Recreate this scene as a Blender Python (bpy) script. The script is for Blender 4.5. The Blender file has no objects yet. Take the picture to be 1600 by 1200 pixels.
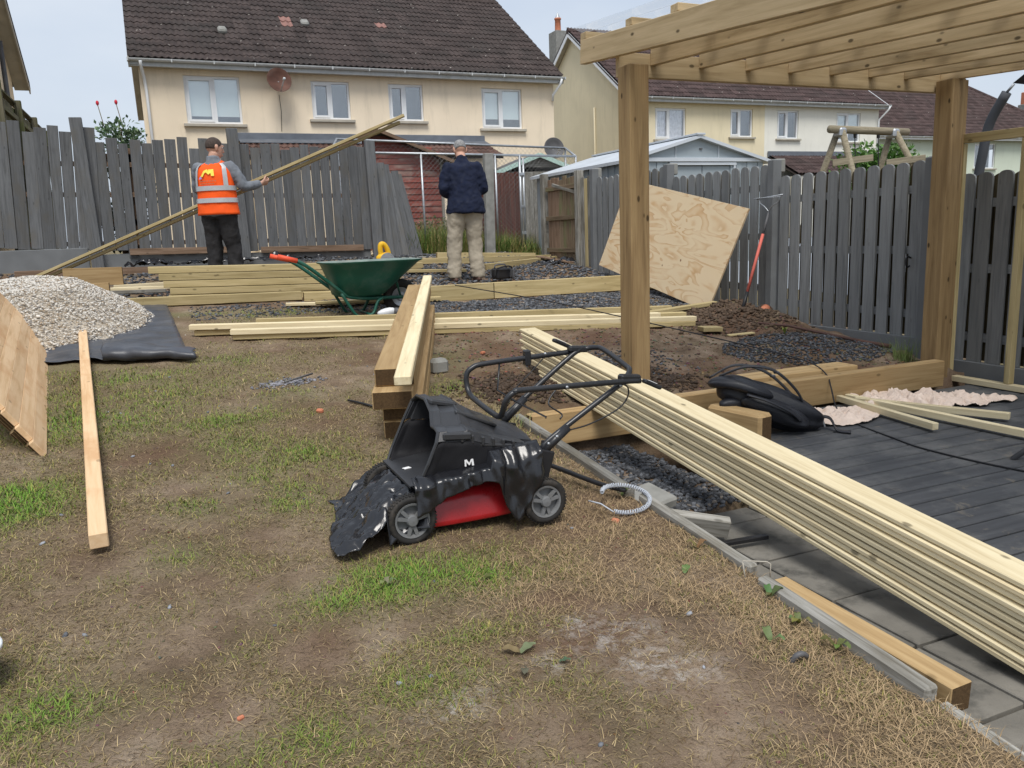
import bpy, bmesh, math, random
import numpy as np
from mathutils import Vector, Matrix, noise as mnoise
R_ = random.Random(7)
scn = bpy.context.scene
COL = scn.collection
rad = math.radians
V = Vector

# ------------------------------------------------------------------ camera, sky, sun, exposure
# world axes: X runs along the back fence, Y runs away along the right-hand fence, Z up; the photographer stands at X=Y=0
cam_d = bpy.data.cameras.new('camera'); cam = bpy.data.objects.new('camera', cam_d); COL.objects.link(cam)
cam_d.sensor_width = 36; cam_d.lens = 36 * 1250 / 1600; cam_d.clip_end = 2000; cam_d.clip_start = .05
_T, _P, _R = rad(23), math.atan(235 / 1250), .038
def _lv(x, y, z): return V((x * math.cos(_T) + y * math.sin(_T), -x * math.sin(_T) + y * math.cos(_T), z))
_fw = _lv(0, math.cos(_P), -math.sin(_P)); _rt = _lv(1, 0, 0); _up = _lv(0, math.sin(_P), math.cos(_P))
_rx = math.cos(_R) * _rt - math.sin(_R) * _up; _uy = math.cos(_R) * _up + math.sin(_R) * _rt
m = Matrix((_rx, _uy, -_fw)).transposed().to_4x4(); m.translation = (0, 0, 1.5)
cam.matrix_world = m
scn.camera = cam

SUN_EL, SUN_DIR = 60, V((-.30, -.95, 0)).normalized()      # horizontal direction towards the veiled sun
world = bpy.data.worlds.new('World'); scn.world = world; world.use_nodes = True
nt = world.node_tree; nt.nodes.clear()
def wn(t, **k):
    n = nt.nodes.new(t)
    for a, b in k.items(): setattr(n, a, b)
    return n
sky = wn('ShaderNodeTexSky', sky_type='NISHITA', sun_disc=False, sun_elevation=rad(SUN_EL), sun_rotation=math.atan2(SUN_DIR.x, SUN_DIR.y), air_density=1.2, dust_density=3)
bg_sky = wn('ShaderNodeBackground'); bg_sky.inputs['Strength'].default_value = .07
bg_cl = wn('ShaderNodeBackground'); bg_cl.inputs['Strength'].default_value = 1.0
tc = wn('ShaderNodeTexCoord'); mp = wn('ShaderNodeMapping'); mp.inputs['Scale'].default_value = (1, 1, 2.4)
nz = wn('ShaderNodeTexNoise'); nz.inputs['Scale'].default_value = 2.2; nz.inputs['Detail'].default_value = 5
rp = wn('ShaderNodeValToRGB')
rp.color_ramp.elements[0].position = .32; rp.color_ramp.elements[0].color = (.30, .342, .41, 1)
rp.color_ramp.elements[1].position = .68; rp.color_ramp.elements[1].color = (.405, .43, .465, 1)
mx = wn('ShaderNodeMixShader'); mx.inputs[0].default_value = .82
wo = wn('ShaderNodeOutputWorld'); L = nt.links.new
L(tc.outputs['Generated'], mp.inputs['Vector']); L(mp.outputs[0], nz.inputs['Vector']); L(nz.outputs['Fac'], rp.inputs[0]); L(rp.outputs[0], bg_cl.inputs['Color'])
L(sky.outputs[0], bg_sky.inputs['Color']); L(bg_sky.outputs[0], mx.inputs[1]); L(bg_cl.outputs[0], mx.inputs[2]); L(mx.outputs[0], wo.inputs[0])

sd = bpy.data.lights.new('sun', 'SUN'); sd.energy = 1.5; sd.angle = rad(24); sd.color = (1, .965, .91)
sun = bpy.data.objects.new('sun', sd); COL.objects.link(sun); sun.location = (-8, -6, 14)
_sd = V((SUN_DIR.x * math.cos(rad(SUN_EL)), SUN_DIR.y * math.cos(rad(SUN_EL)), math.sin(rad(SUN_EL))))
sun.rotation_euler = _sd.to_track_quat('Z', 'Y').to_euler()
vs = scn.view_settings; vs.view_transform = 'Standard'; vs.look = 'None'; vs.exposure = 1.06; vs.gamma = 1; vs.use_curve_mapping = False

# ------------------------------------------------------------------ helpers
W = {}
def put(o, parent=None, mw=None):
    mw = mw or Matrix()
    COL.objects.link(o)
    if parent is not None:
        o.parent = parent; o.matrix_basis = W[parent].inverted() @ mw
    else: o.matrix_basis = mw
    W[o] = mw.copy()
    return o
def tag(o, label=None, cat=None, group=None, kind=None):
    if label: o['label'] = label
    if cat: o['category'] = cat
    if group: o['group'] = group
    if kind: o['kind'] = kind
    return o
def thing(name, label, cat, loc=(0, 0, 0), group=None, rz=0):
    o = bpy.data.objects.new(name, None); o.empty_display_size = .1
    put(o, None, Matrix.Translation(loc) @ Matrix.Rotation(rz, 4, 'Z'))
    return tag(o, label, cat, group)
def mk(name, vs_, fs, mat, parent=None, mw=None, smooth=False, origin=None):
    """one mesh object; vs_ in the object's own frame mw, or in world coordinates with an origin"""
    me = bpy.data.meshes.new(name)
    if origin is not None:
        o0 = V(origin); vs_ = [V(v) - o0 for v in vs_]; mw = Matrix.Translation(o0)
    me.from_pydata([tuple(v) for v in vs_], [], [tuple(f) for f in fs]); me.update()
    if smooth: me.polygons.foreach_set('use_smooth', [True] * len(me.polygons))
    for q in (mat if isinstance(mat, (list, tuple)) else [mat]): me.materials.append(q)
    return put(bpy.data.objects.new(name, me), parent, mw)
def inst(name, me, parent, mw):
    return put(bpy.data.objects.new(name, me), parent, mw)
_bx = {}; END = {}
def box_mesh(sx, sy, sz, mat, bev=.003):
    k = (round(sx, 4), round(sy, 4), round(sz, 4), mat.name, bev)
    if k not in _bx:
        bm = bmesh.new(); bmesh.ops.create_cube(bm, size=1)
        for v in bm.verts: v.co = V((v.co.x * sx, v.co.y * sy, v.co.z * sz))
        if bev: bmesh.ops.bevel(bm, geom=bm.edges[:], offset=min(bev, min(sx, sy, sz) * .3), segments=1, affect='EDGES')
        em = END.get(mat.name)
        if em:
            for f_ in bm.faces:
                if abs(f_.normal.x) > .9: f_.material_index = 1
        me = bpy.data.meshes.new('box'); bm.to_mesh(me); bm.free(); me.materials.append(mat); _bx[k] = me
        if em: me.materials.append(em)
    return _bx[k]
def box(name, c, s, mat, parent=None, rz=0, bev=.003, rot=None):
    mw = Matrix.Translation(c) @ (rot if rot is not None else Matrix.Rotation(rz, 4, 'Z'))
    return inst(name, box_mesh(*s, mat, bev), parent, mw)
def frame_to(p0, p1, up=(0, 0, 1), tw=0):
    p0, p1 = V(p0), V(p1); x = (p1 - p0).normalized(); u = V(up)
    if abs(x.dot(u.normalized())) > .98: u = V((0, -1, 0))
    z = (u - x * u.dot(x)).normalized(); y = z.cross(x)
    m_ = Matrix((x, y, z)).transposed().to_4x4(); m_.translation = (p0 + p1) / 2
    return m_ @ Matrix.Rotation(tw, 4, 'X')
def plank(name, p0, p1, w, t, mat, parent=None, up=(0, 0, 1), tw=0, bev=.003):
    """timber with its grain along its own X; w across, t along up"""
    Ln = (V(p1) - V(p0)).length
    return inst(name, box_mesh(Ln, w, t, mat, bev), parent, frame_to(p0, p1, up, tw))
def catmull(pts, n=6):
    P = [V(p) for p in pts]; out = []
    for i in range(len(P) - 1):
        a = P[i - 1] if i else P[0] * 2 - P[1]; b, c = P[i], P[i + 1]; d = P[i + 2] if i + 2 < len(P) else c * 2 - b
        for k in range(n):
            t = k / n
            out.append(.5 * ((2 * b) + (c - a) * t + (2 * a - 5 * b + 4 * c - d) * t * t + (3 * b - a - 3 * c + d) * t ** 3))
    return out + [P[-1]]
def tube_geo(pts, r, n=8, cap=True):
    P = [V(p) for p in pts]; rs = r if isinstance(r, (list, tuple)) else [r] * len(P)
    vs_, fs = [], []; ref = None
    for i, p in enumerate(P):
        d = (P[min(i + 1, len(P) - 1)] - P[max(i - 1, 0)]).normalized()
        if ref is None: ref = V((0, 0, 1)) if abs(d.z) < .9 else V((1, 0, 0))
        ref = (ref - d * ref.dot(d)); ref = ref.normalized() if ref.length > 1e-6 else V((1, 0, 0)); s = d.cross(ref)
        for k in range(n):
            a = 2 * math.pi * k / n; vs_.append(p + (ref * math.cos(a) + s * math.sin(a)) * rs[i])
    for i in range(len(P) - 1):
        for k in range(n):
            fs.append((i * n + k, i * n + (k + 1) % n, (i + 1) * n + (k + 1) % n, (i + 1) * n + k))
    if cap: fs += [tuple(range(n))[::-1], tuple(range((len(P) - 1) * n, len(P) * n))]
    return vs_, fs
def tube(name, pts, r, mat, parent=None, n=8, sm=0, cap=True):
    if sm: pts = catmull(pts, sm)
    v, f = tube_geo(pts, r, n, cap)
    return mk(name, v, f, mat, parent, smooth=True, origin=pts[0])
class MB:
    def __init__(s): s.v, s.f = [], []
    def add(s, v, f):
        o = len(s.v); s.v += [V(q) for q in v]; s.f += [tuple(i + o for i in q) for q in f]; return s
    def box(s, c, sz, mw=None):
        x, y, z = [q / 2 for q in sz]
        v = [V((a, b, d)) for a in (-x, x) for b in (-y, y) for d in (-z, z)]
        v = [(mw @ q if mw else q) + V(c) for q in v]
        return s.add(v, [(0, 1, 3, 2), (4, 6, 7, 5), (0, 4, 5, 1), (2, 3, 7, 6), (0, 2, 6, 4), (1, 5, 7, 3)])
    def tube(s, pts, r, n=8): return s.add(*tube_geo(pts, r, n))
    def build(s, name, mat, parent=None, smooth=False, origin=(0, 0, 0)): return mk(name, s.v, s.f, mat, parent, smooth=smooth, origin=origin)
def lathe(prof, n=24):
    """(r, z) profile about Z"""
    vs_, fs = [], []
    for r, z in prof:
        for k in range(n): vs_.append(V((r * math.cos(2 * math.pi * k / n), r * math.sin(2 * math.pi * k / n), z)))
    for i in range(len(prof) - 1):
        for k in range(n): fs.append((i * n + k, i * n + (k + 1) % n, (i + 1) * n + (k + 1) % n, (i + 1) * n + k))
    return vs_, fs
def prism(poly, h):
    """poly (x, z) extruded along y, 0..h"""
    n = len(poly); v = [V((x, 0, z)) for x, z in poly] + [V((x, h, z)) for x, z in poly]
    return v, [tuple(range(n)), tuple(range(n, 2 * n))[::-1]] + [(i, i + n, (i + 1) % n + n, (i + 1) % n) for i in range(n)]
def modr(o, t, **k):
    q = o.modifiers.new(t.lower(), t)
    for a, b in k.items(): setattr(q, a, b)
    return q
def nz3(x, y, z=0., s=1.): return mnoise.noise(V((x * s, y * s, z * s)))
def fbm(x, y, z=0., s=1.): return nz3(x, y, z, s) + .5 * nz3(x, y, z + 7, s * 2.1) + .25 * nz3(x, y, z + 13, s * 4.3)
def lawn(b, a): return .1 - .016 * max(-8, min(8, b)) + .0774 * a

# ------------------------------------------------------------------ materials
class Mat:
    def __init__(s, name):
        s.m = bpy.data.materials.new(name); s.m.use_nodes = True; s.t = s.m.node_tree
        s.b = s.t.nodes['Principled BSDF']; s.out = s.t.nodes['Material Output']
    def n(s, t, _in=None, **k):
        q = s.t.nodes.new(t)
        for a, b in k.items(): setattr(q, a, b)
        for a, b in (_in or {}).items():
            if hasattr(b, 'is_output') or isinstance(b, bpy.types.NodeSocket): s.t.links.new(b, q.inputs[a])
            else: q.inputs[a].default_value = b
        return q
    def l(s, a, b): s.t.links.new(a, b)
    def noise(s, vec, scale, detail=4, rough=.55, dist=0):
        return s.n('ShaderNodeTexNoise', {'Vector': vec, 'Scale': scale, 'Detail': detail, 'Roughness': rough, 'Distortion': dist}).outputs['Fac']
    def ramp(s, fac, stops):
        q = s.n('ShaderNodeValToRGB', {0: fac}); e = q.color_ramp.elements
        while len(e) < len(stops): e.new(.5)
        for i, (p, c) in enumerate(stops): e[i].position = p; e[i].color = (*c, 1) if len(c) == 3 else c
        return q.outputs[0]
    def mix(s, fac, a, b, mode='MIX'):
        q = s.n('ShaderNodeMix', data_type='RGBA', blend_type=mode)
        for i, x in ((0, fac), (6, a), (7, b)):
            if isinstance(x, bpy.types.NodeSocket): s.l(x, q.inputs[i])
            else: q.inputs[i].default_value = (*x, 1) if isinstance(x, tuple) and len(x) == 3 else x
        return q.outputs[2]
    def math(s, op, a, b=0.):
        q = s.n('ShaderNodeMath', {0: a, 1: b}, operation=op); return q.outputs[0]
    def bump(s, h, st=.3, d=.01):
        q = s.n('ShaderNodeBump', {'Height': h, 'Strength': st, 'Distance': d}); s.l(q.outputs[0], s.b.inputs['Normal']); return q
    def coord(s, rnd=40.):
        c = s.n('ShaderNodeTexCoord').outputs['Object']
        if rnd:
            r = s.n('ShaderNodeObjectInfo').outputs['Random']
            cb = s.n('ShaderNodeCombineXYZ', {0: s.math('MULTIPLY', r, rnd), 1: s.math('MULTIPLY', r, rnd * .37), 2: s.math('MULTIPLY', r, -rnd * .7)}).outputs[0]
            c = s.n('ShaderNodeVectorMath', {0: c, 1: cb}, operation='ADD').outputs[0]
        return c
    def sc(s, vec, v): return s.n('ShaderNodeVectorMath', {0: vec, 1: v}, operation='MULTIPLY').outputs[0]
    def set(s, col=None, rough=None, metal=None, spec=None):
        for k, x in (('Base Color', col), ('Roughness', rough), ('Metallic', metal), ('Specular IOR Level', spec)):
            if x is None: continue
            if isinstance(x, bpy.types.NodeSocket): s.l(x, s.b.inputs[k])
            else: s.b.inputs[k].default_value = (*x, 1) if isinstance(x, tuple) else x
        return s.m
def wood(name, light, mid, dark, knots=.5, wave=2.2, rough=.7, stain=None, var=.25):
    M = Mat(name); c = M.coord()
    g = M.noise(M.sc(c, (.9, 14, 14)), wave, 6, .6, .6)
    fine = M.noise(M.sc(c, (3, 120, 120)), 1.5, 3)
    col = M.ramp(g, [(.3, dark), (.47, mid), (.62, light), (.8, mid)])
    col = M.mix(M.math('MULTIPLY', fine, .35), col, mid, 'MULTIPLY')
    big = M.noise(M.sc(c, (1.1, 2.5, 2.5)), 1.2, 2)
    col = M.mix(M.ramp(big, [(.42, (0, 0, 0)), (.7, (var,) * 3)]), col, dark)
    if stain: col = M.mix(M.ramp(M.noise(M.sc(c, (1.5, 3, 3)), 1.7, 4), [(.5, (0, 0, 0)), (.68, (.75,) * 3)]), col, stain)
    if knots:
        vn = M.n('ShaderNodeTexVoronoi', {'Vector': M.sc(c, (6.5, 13, 13)), 'Scale': 1.0, 'Randomness': 1.})
        pick = M.math('GREATER_THAN', M.n('ShaderNodeSeparateColor', {0: vn.outputs['Color']}).outputs[0], .58)
        kn = M.math('MULTIPLY', pick, M.n('ShaderNodeSeparateColor', {0: M.ramp(vn.outputs['Distance'], [(.09, (min(1, knots * 1.7),) * 3), (.13, (knots * .9,) * 3), (.165, (0, 0, 0))])}).outputs[0])
        col = M.mix(kn, col, tuple(x * .35 for x in dark))
    r = M.n('ShaderNodeObjectInfo').outputs['Random']
    hs = M.n('ShaderNodeHueSaturation', {'Color': col, 'Value': M.math('ADD', M.math('MULTIPLY', r, .34), .80)}).outputs[0]
    M.bump(M.math('ADD', g, M.math('MULTIPLY', fine, .4)), .18, .004)
    return M.set(hs, rough, spec=.15)
def surf(name, col, rough=.6, metal=0., var=.12, scale=6., bump=.1, bs=60., dirt=None, dirt_amt=.4, dirt_scale=2., spec=.28, bd=.003):
    M = Mat(name); c = M.coord(11.)
    n1 = M.noise(c, scale, 5)
    lo = tuple(x * (1 - var) for x in col); hi = tuple(min(1, x * (1 + var)) for x in col)
    k = M.ramp(n1, [(.3, lo), (.7, hi)])
    if dirt: k = M.mix(M.ramp(M.noise(c, dirt_scale, 6, .65), [(.5, (0, 0, 0)), (.72, (dirt_amt,) * 3)]), k, dirt)
    if bump: M.bump(M.noise(c, bs, 4), bump, bd)
    rr = M.ramp(M.noise(c, scale * 2, 3), [(.3, (rough * .85,) * 3), (.7, (min(1, rough * 1.15),) * 3)])
    return M.set(k, rr, metal, spec)
W_green = wood('treated_pine', (.55, .455, .26), (.47, .385, .205), (.36, .285, .145), .4)
W_pale = wood('pale_new_pine', (.79, .70, .49), (.72, .625, .42), (.60, .50, .32), .5, var=.12)
W_sleep = wood('sleeper_timber', (.53, .385, .205), (.45, .315, .16), (.33, .22, .105), .35, 1.8, var=.3)
W_post = wood('pergola_timber', (.42, .295, .15), (.345, .235, .118), (.23, .15, .074), .7, 1.8, var=.4)
W_raft = wood('rafter_timber', (.66, .52, .325), (.56, .435, .26), (.40, .295, .165), .6, 1.8, var=.35)
W_pink = wood('fresh_larch', (.80, .60, .385), (.74, .535, .325), (.60, .40, .22), .3, 1.6, stain=(.58, .34, .17), var=.15)
W_end = wood('sleeper_end_grain', (.135, .085, .042), (.11, .068, .034), (.07, .044, .022), 0, 6)
W_old = wood('weathered_grey_timber', (.42, .41, .38), (.29, .28, .25), (.13, .12, .10), .3, 3.4, .85, stain=(.14, .125, .095), var=.5)
W_brown = wood('old_brown_board', (.30, .21, .15), (.23, .155, .105), (.14, .095, .065), .3, 2.2, .85)
W_gate = wood('mossy_brown_board', (.27, .21, .14), (.2, .145, .095), (.12, .09, .06), .2, 2.2, .9, stain=(.15, .16, .075))
W_fence = wood('grey_painted_board', (.165, .170, .176), (.135, .140, .145), (.09, .092, .094), .25, 2.6, .75, var=.35, stain=(.115, .11, .10))
W_fenceR = wood('slate_painted_board', (.27, .278, .28), (.23, .238, .24), (.17, .175, .176), .12, 2.2, .75, var=.3)
W_red = wood('peeling_red_board', (.33, .105, .08), (.26, .075, .06), (.17, .055, .045), .0, 2.4, .85, stain=(.40, .30, .25))
END['sleeper_timber'] = W_end; END['treated_pine'] = wood('treated_end_grain', (.34, .26, .13), (.29, .22, .11), (.2, .15, .07), 0, 6)
M_conc = surf('concrete_grey', (.24, .24, .225), .9, var=.2, scale=9, bump=.35, dirt=(.12, .12, .1))
M_gboard = surf('grey_painted_concrete', (.15, .157, .162), .85, var=.12, scale=5, bump=.25)
M_galv = surf('galvanised_steel', (.40, .42, .44), .45, .75, .15, 14, .05)
M_black = surf('black_plastic', (.018, .018, .02), .42, var=.2, bump=.08)
M_rubber = surf('black_rubber', (.022, .021, .02), .75, var=.25, bump=.25, dirt=(.12, .1, .08), dirt_amt=.5, dirt_scale=14)
M_upvc = surf('white_upvc', (.72, .74, .76), .35, var=.04, bump=0)
M_gutter = surf('grey_gutter', (.48, .50, .51), .5, var=.2, scale=3, bump=.05, dirt=(.16, .17, .14), dirt_amt=.7, dirt_scale=3)
# ------------------------------------------------------------------ ground
def bump_h(b, a): return .022 * fbm(b, a, 0, 1.1) + .010 * fbm(b, a, 3, 5.)
PATIO = .05
def mound(b, a, cb, ca, rb, ra, h):
    d = ((b - cb) / rb) ** 2 + ((a - ca) / ra) ** 2
    return h * max(0, 1 - d) ** 1.3 if d < 1 else 0
def gz(b, a):
    """height of the ground sheet"""
    z = lawn(b, min(a, 14)) + bump_h(b, a)
    if a > 14: z = lawn(b, 14) + .02 * fbm(b, a, 0, .3)
    if b > 1.86 and a < 4.5:
        z = -.12 if (a < 3.2 or b > 2.7) else .075 + .02 * fbm(b, a, 1, 6)
    elif b > 1.86:
        k = min(1, (a - 4.5) / 1.6); z -= .07 * (1 - k)
        z += .035 * fbm(b, a, 5, 4.) * (1 if a < 8.6 else .2)
        z += mound(b, a, 2.15, 5.0, .40, .40, .09) * (1 + .5 * fbm(b, a, 9, 9))       # dug soil beside the post
        z += mound(b, a, 5.45, 6.75, .75, .75, .13) * (1 + .5 * fbm(b, a, 4, 7))        # spoil below the plywood
        z += mound(b, a, 5.2, 5.35, .85, .5, .05) * (1 + .3 * fbm(b, a, 2, 9))          # slate chippings
        if b > 5.7: z = min(z, z - (b - 5.7) * .15)
    if 9.06 < a < 13.9 and b > 2.1: z += .10
    return z
PATCH = [(.70, 2.62, .34, .20, 1.), (.48, 2.58, .22, .13, .8), (.95, 2.55, .25, .12, .7), (.25, 4.9, .35, .3, .6), (.0, 4.9, .3, .25, .5), (.3, 3.95, .18, .2, .5), (-.3, 5.0, .3, .4, .6), (.62, 3.3, .14, .2, .5), (-.72, 3.95, .28, .30, .95), (-.62, 5.2, .35, .5, .75), (-.1, 5.6, .5, .6, .5), (-.3, 6.3, .5, .35, .65),
         (.25, 4.35, .3, .25, .55), (.55, 4.1, .25, .3, .6), (.45, 3.55, .2, .28, .7), (.42, 5.0, .35, .3, .5), (.6, 5.4, .3, .2, .5), (.05, 3.6, .2, .14, .5), (.55, 2.03, .22, .13, .6), (.75, 2.2, .25, .10, .45),
         (-.05, 3.15, .14, .12, .55), (.2, 1.9, .22, .13, .75), (.05, 1.78, .2, .1, .7), (-.4, 2.3, .2, .12, .75), (.3, 6.6, .5, .25, .5), (.35, 9.0, .7, .25, .55), (1.1, 8.8, .7, .3, .5), (1.95, 6.1, .25, .5, .5), (1.75, 5.2, .2, .3, .6), (-.9, 6.0, .5, 1.0, .6)]
BARE = [(1.25, 2.0, .28, .18), (1.05, 1.72, .5, .12), (1.4, 1.55, .2, .15), (.1, 2.75, .35, .12), (.12, 3.75, .22, .4), (.05, 4.4, .3, .3), (-.15, 3.05, .35, .18), (.0, 2.5, .3, .2), (.75, 5.3, .3, .4), (1.3, 5.6, .4, .7), (1.0, 1.9, .3, .15), (-.2, 2.1, .25, .15), (1.5, 6.6, .5, .5), (.9, 1.6, .4, .15), (.4, 2.35, .2, .12)]
DRY = [(1.62, 2.95, .25, .6), (1.6, 2.3, .28, .5), (1.66, 1.8, .2, .4), (1.72, 3.55, .14, .4), (1.25, 2.45, .4, .25), (1.6, 1.35, .25, .3)]
def gw(L_, b, a): return max([(q[4] if len(q) > 4 else 1) * math.exp(-(((b - q[0]) / q[2]) ** 2 + ((a - q[1]) / q[3]) ** 2)) for q in L_])
def cover(b, a):
    """(green 0..1, density 0..1, straw 0..1)"""
    n = fbm(b, a, 2, 1.7); n2 = fbm(b, a, 8, 4.5)
    g = gw(PATCH, b, a) * 1.05 + .07 + .24 * n + .20 * n2
    bare = gw(BARE, b, a); dry = gw(DRY, b, a)
    d = max(.14, .56 + .40 * n2 + .3 * n + .6 * max(0, g) - .62 * bare + .12 * dry)
    if b > 1.86: d = -1 if a < 4.5 else -.15 + .3 * n2
    if a > 8.6: d -= .3
    return max(0, min(1, g)), max(0, min(1, d)), dry
MG = Mat('bare_soil_and_thatch')
c = MG.n('ShaderNodeTexCoord').outputs['Object']
at = MG.n('ShaderNodeAttribute', attribute_name='cover')
sep = MG.n('ShaderNodeSeparateColor', {0: at.outputs['Color']})
soil = MG.ramp(MG.noise(c, 3.2, 8, .62), [(.28, (.075, .052, .036)), (.43, (.178, .127, .088)), (.57, (.265, .198, .142)), (.78, (.38, .31, .24))])
soil = MG.mix(MG.ramp(MG.noise(c, 1.1, 3), [(.45, (0, 0, 0)), (.62, (.75,) * 3)]), soil, (.135, .077, .051))
soil = MG.mix(MG.ramp(MG.noise(c, 85, 5, .7), [(.52, (0, 0, 0)), (.7, (.75,) * 3)]), soil, (.055, .04, .028))
stretch = MG.noise(MG.sc(c, (60, 190, 60)), 1., 3, .6, 2.5)
that = MG.ramp(stretch, [(.4, (.12, .088, .056)), (.5, (.27, .21, .135)), (.62, (.40, .325, .215))])
grn = MG.ramp(stretch, [(.38, (.06, .068, .028)), (.55, (.16, .17, .075)), (.68, (.24, .245, .115))])
g0 = MG.mix(MG.math('MULTIPLY', sep.outputs[1], .62), soil, that)
g0 = MG.mix(MG.math('MULTIPLY', sep.outputs[0], .75), g0, grn)
chalk = MG.ramp(MG.noise(c, 22, 6, .7), [(.45, (0, 0, 0)), (.6, (.8,) * 3)])
g0 = MG.mix(MG.math('MULTIPLY', sep.outputs[2], chalk), g0, (.52, .49, .45))
hgt = MG.math('ADD', MG.noise(c, 30, 8, .7), MG.math('MULTIPLY', MG.noise(c, 160, 4), .5))
MG.bump(hgt, .9, .02)
M_ground = MG.set(g0, .95, spec=.05)
def axis(a0, a1, fine0, fine1, fine, coarse):
    xs = [fine0]
    while xs[-1] < fine1: xs.append(xs[-1] + fine)
    st, x = fine, xs[-1]
    while x < a1: st = min(coarse, st * 1.35); x += st; xs.append(x)
    st, x, lo = fine, fine0, []
    while x > a0: st = min(coarse, st * 1.35); x -= st; lo.append(x)
    return lo[::-1] + xs
gx = axis(-500, 900, -2.4, 6.6, .05, 90); gy = axis(-60, 900, .4, 10.5, .05, 90)
CHALK = [(1.1, 2.13, .10, .05), (1.19, 2.02, .12, .06), (1.2, 1.86, .12, .06), (1.27, 1.78, .12, .05), (.95, 1.98, .06, .04), (.62, 1.9, .1, .05)]
gv, gc = [], []
for y in gy:
    for x in gx:
        gv.append((x, y, gz(x, y)))
        if -2.6 < x < 7 and 0 < y < 14.5:
            g, d, dr = cover(x, y); gc += [g, d, gw(CHALK, x, y), 1]
        else: gc += [.5, .6, 0, 1]
nx = len(gx)
gf = [(j * nx + i, j * nx + i + 1, (j + 1) * nx + i + 1, (j + 1) * nx + i) for j in range(len(gy) - 1) for i in range(nx - 1)]
ground = tag(mk('ground', gv, gf, M_ground, smooth=True), kind='structure')
at_ = ground.data.attributes.new('cover', 'FLOAT_COLOR', 'POINT'); at_.data.foreach_set('color', gc)

# grass and straw: one mass of blades each
MB_ = Mat('grass_blade'); a_ = MB_.n('ShaderNodeAttribute', attribute_name='tint').outputs['Color']
M_blade = MB_.set(a_, .75, spec=.1)
MB_.b.inputs['Subsurface Weight'].default_value = 0
rng = np.random.default_rng(3)
def blades(name, pts, lab, cat):
    """pts: (x, y, z, length, width, lean, azimuth, colour)"""
    n = len(pts); v = np.zeros((n, 5, 3), np.float32); colr = np.zeros((n, 5, 4), np.float32); colr[..., 3] = 1
    A = np.array([p[:7] for p in pts], np.float32); Cc = np.array([p[7] for p in pts], np.float32)
    x, y, z, ln, w, lean, az = A.T
    dx, dy = np.cos(az), np.sin(az); px, py = -dy * w, dx * w
    for i, (t, h) in enumerate(((0, 1), (0, -1), (.55, .8), (.55, -.8), (1, 0))):
        out = ln * (t * np.sin(lean * (.6 + .5 * t))); hi = ln * t * np.cos(lean * (.6 + .5 * t))
        v[:, i, 0] = x + dx * out + px * h; v[:, i, 1] = y + dy * out + py * h; v[:, i, 2] = z + hi - .003
        colr[:, i, :3] = Cc
    me = bpy.data.meshes.new(name); me.vertices.add(n * 5); me.vertices.foreach_set('co', v.ravel())
    base = (np.arange(n) * 5)[:, None]; tri = np.array([[0, 1, 3], [0, 3, 2], [2, 3, 4]]).ravel()
    idx = (base + tri).ravel().astype(np.int32)
    me.loops.add(len(idx)); me.loops.foreach_set('vertex_index', idx); me.polygons.add(n * 3)
    me.polygons.foreach_set('loop_start', np.arange(0, len(idx), 3, dtype=np.int32)); me.polygons.foreach_set('loop_total', np.full(n * 3, 3, np.int32))
    me.update(); at = me.attributes.new('tint', 'FLOAT_COLOR', 'POINT'); at.data.foreach_set('color', colr.ravel())
    me.materials.append(M_blade)
    return tag(put(bpy.data.objects.new(name, me)), lab, cat, kind='stuff')
def occupied(b, a):
    return (-2 < b < .15 and 6.6 < a < 10.2)
gp, sp = [], []
for (b0, b1, a0, a1, den) in ((-1.4, 1.85, 1.0, 2.2, 34000), (-1.4, 1.85, 2.2, 3.4, 25000), (-1.6, 1.85, 3.4, 5, 14000), (-1.8, 2.4, 5, 7, 5000), (-1., 3.2, 7, 9.0, 2000), (1.9, 5.9, 4.9, 7.2, 250)):
    n = int((b1 - b0) * (a1 - a0) * den)
    bb = rng.uniform(b0, b1, n); aa = rng.uniform(a0, a1, n); rr = rng.random((n, 6))
    sc = (1 if a0 < 3 else 1.25 if a0 < 5 else 1.6 if a0 < 7 else 2.)
    for i in range(n):
        b, a = float(bb[i]), float(aa[i])
        if occupied(b, a): continue
        g, d, dr = cover(b, a); r = rr[i]
        if r[0] > d: continue
        z = gz(b, a)
        if r[1] < g * .95:
            k = r[2]; gg = min(1, g * g); colr = (.120 + .10 * k - .02 * gg, .130 + .09 * k + .10 * gg, .036 + .03 * k - .008 * gg)
            if r[5] < .25: colr = (.22 + .1 * k, .20 + .08 * k, .08)
            ln = (.014 + .028 * r[3] * (.5 + .8 * g)) * (1 + .35 * (sc - 1)); gp.append((b, a, z, ln, .0014 * sc, .5 + .9 * r[4], r[5] * 53, colr))
        else:
            k = r[2]; colr = (.17 + .33 * k * k, .125 + .262 * k * k, .065 + .145 * k * k)
            if dr > .3: colr = (.19 + .29 * k, .132 + .22 * k, .072 + .135 * k)
            if r[5] > .82 and dr < .3: colr = (.13, .085, .05)
            ln = (.010 + .046 * r[3] ** 3) * (1 + .4 * (sc - 1)) * (1 + .45 * dr); sp.append((b, a, z + .002, ln, .0010 * sc, (1.15 if dr < .3 else 1.0) + .25 * r[4], r[5] * 91, colr))
blades('grass', gp, 'short green grass growing in patches on the worn lawn', 'grass')
blades('dry_grass', sp, 'dead straw-coloured grass lying on the bare lawn', 'dry grass')

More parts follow.
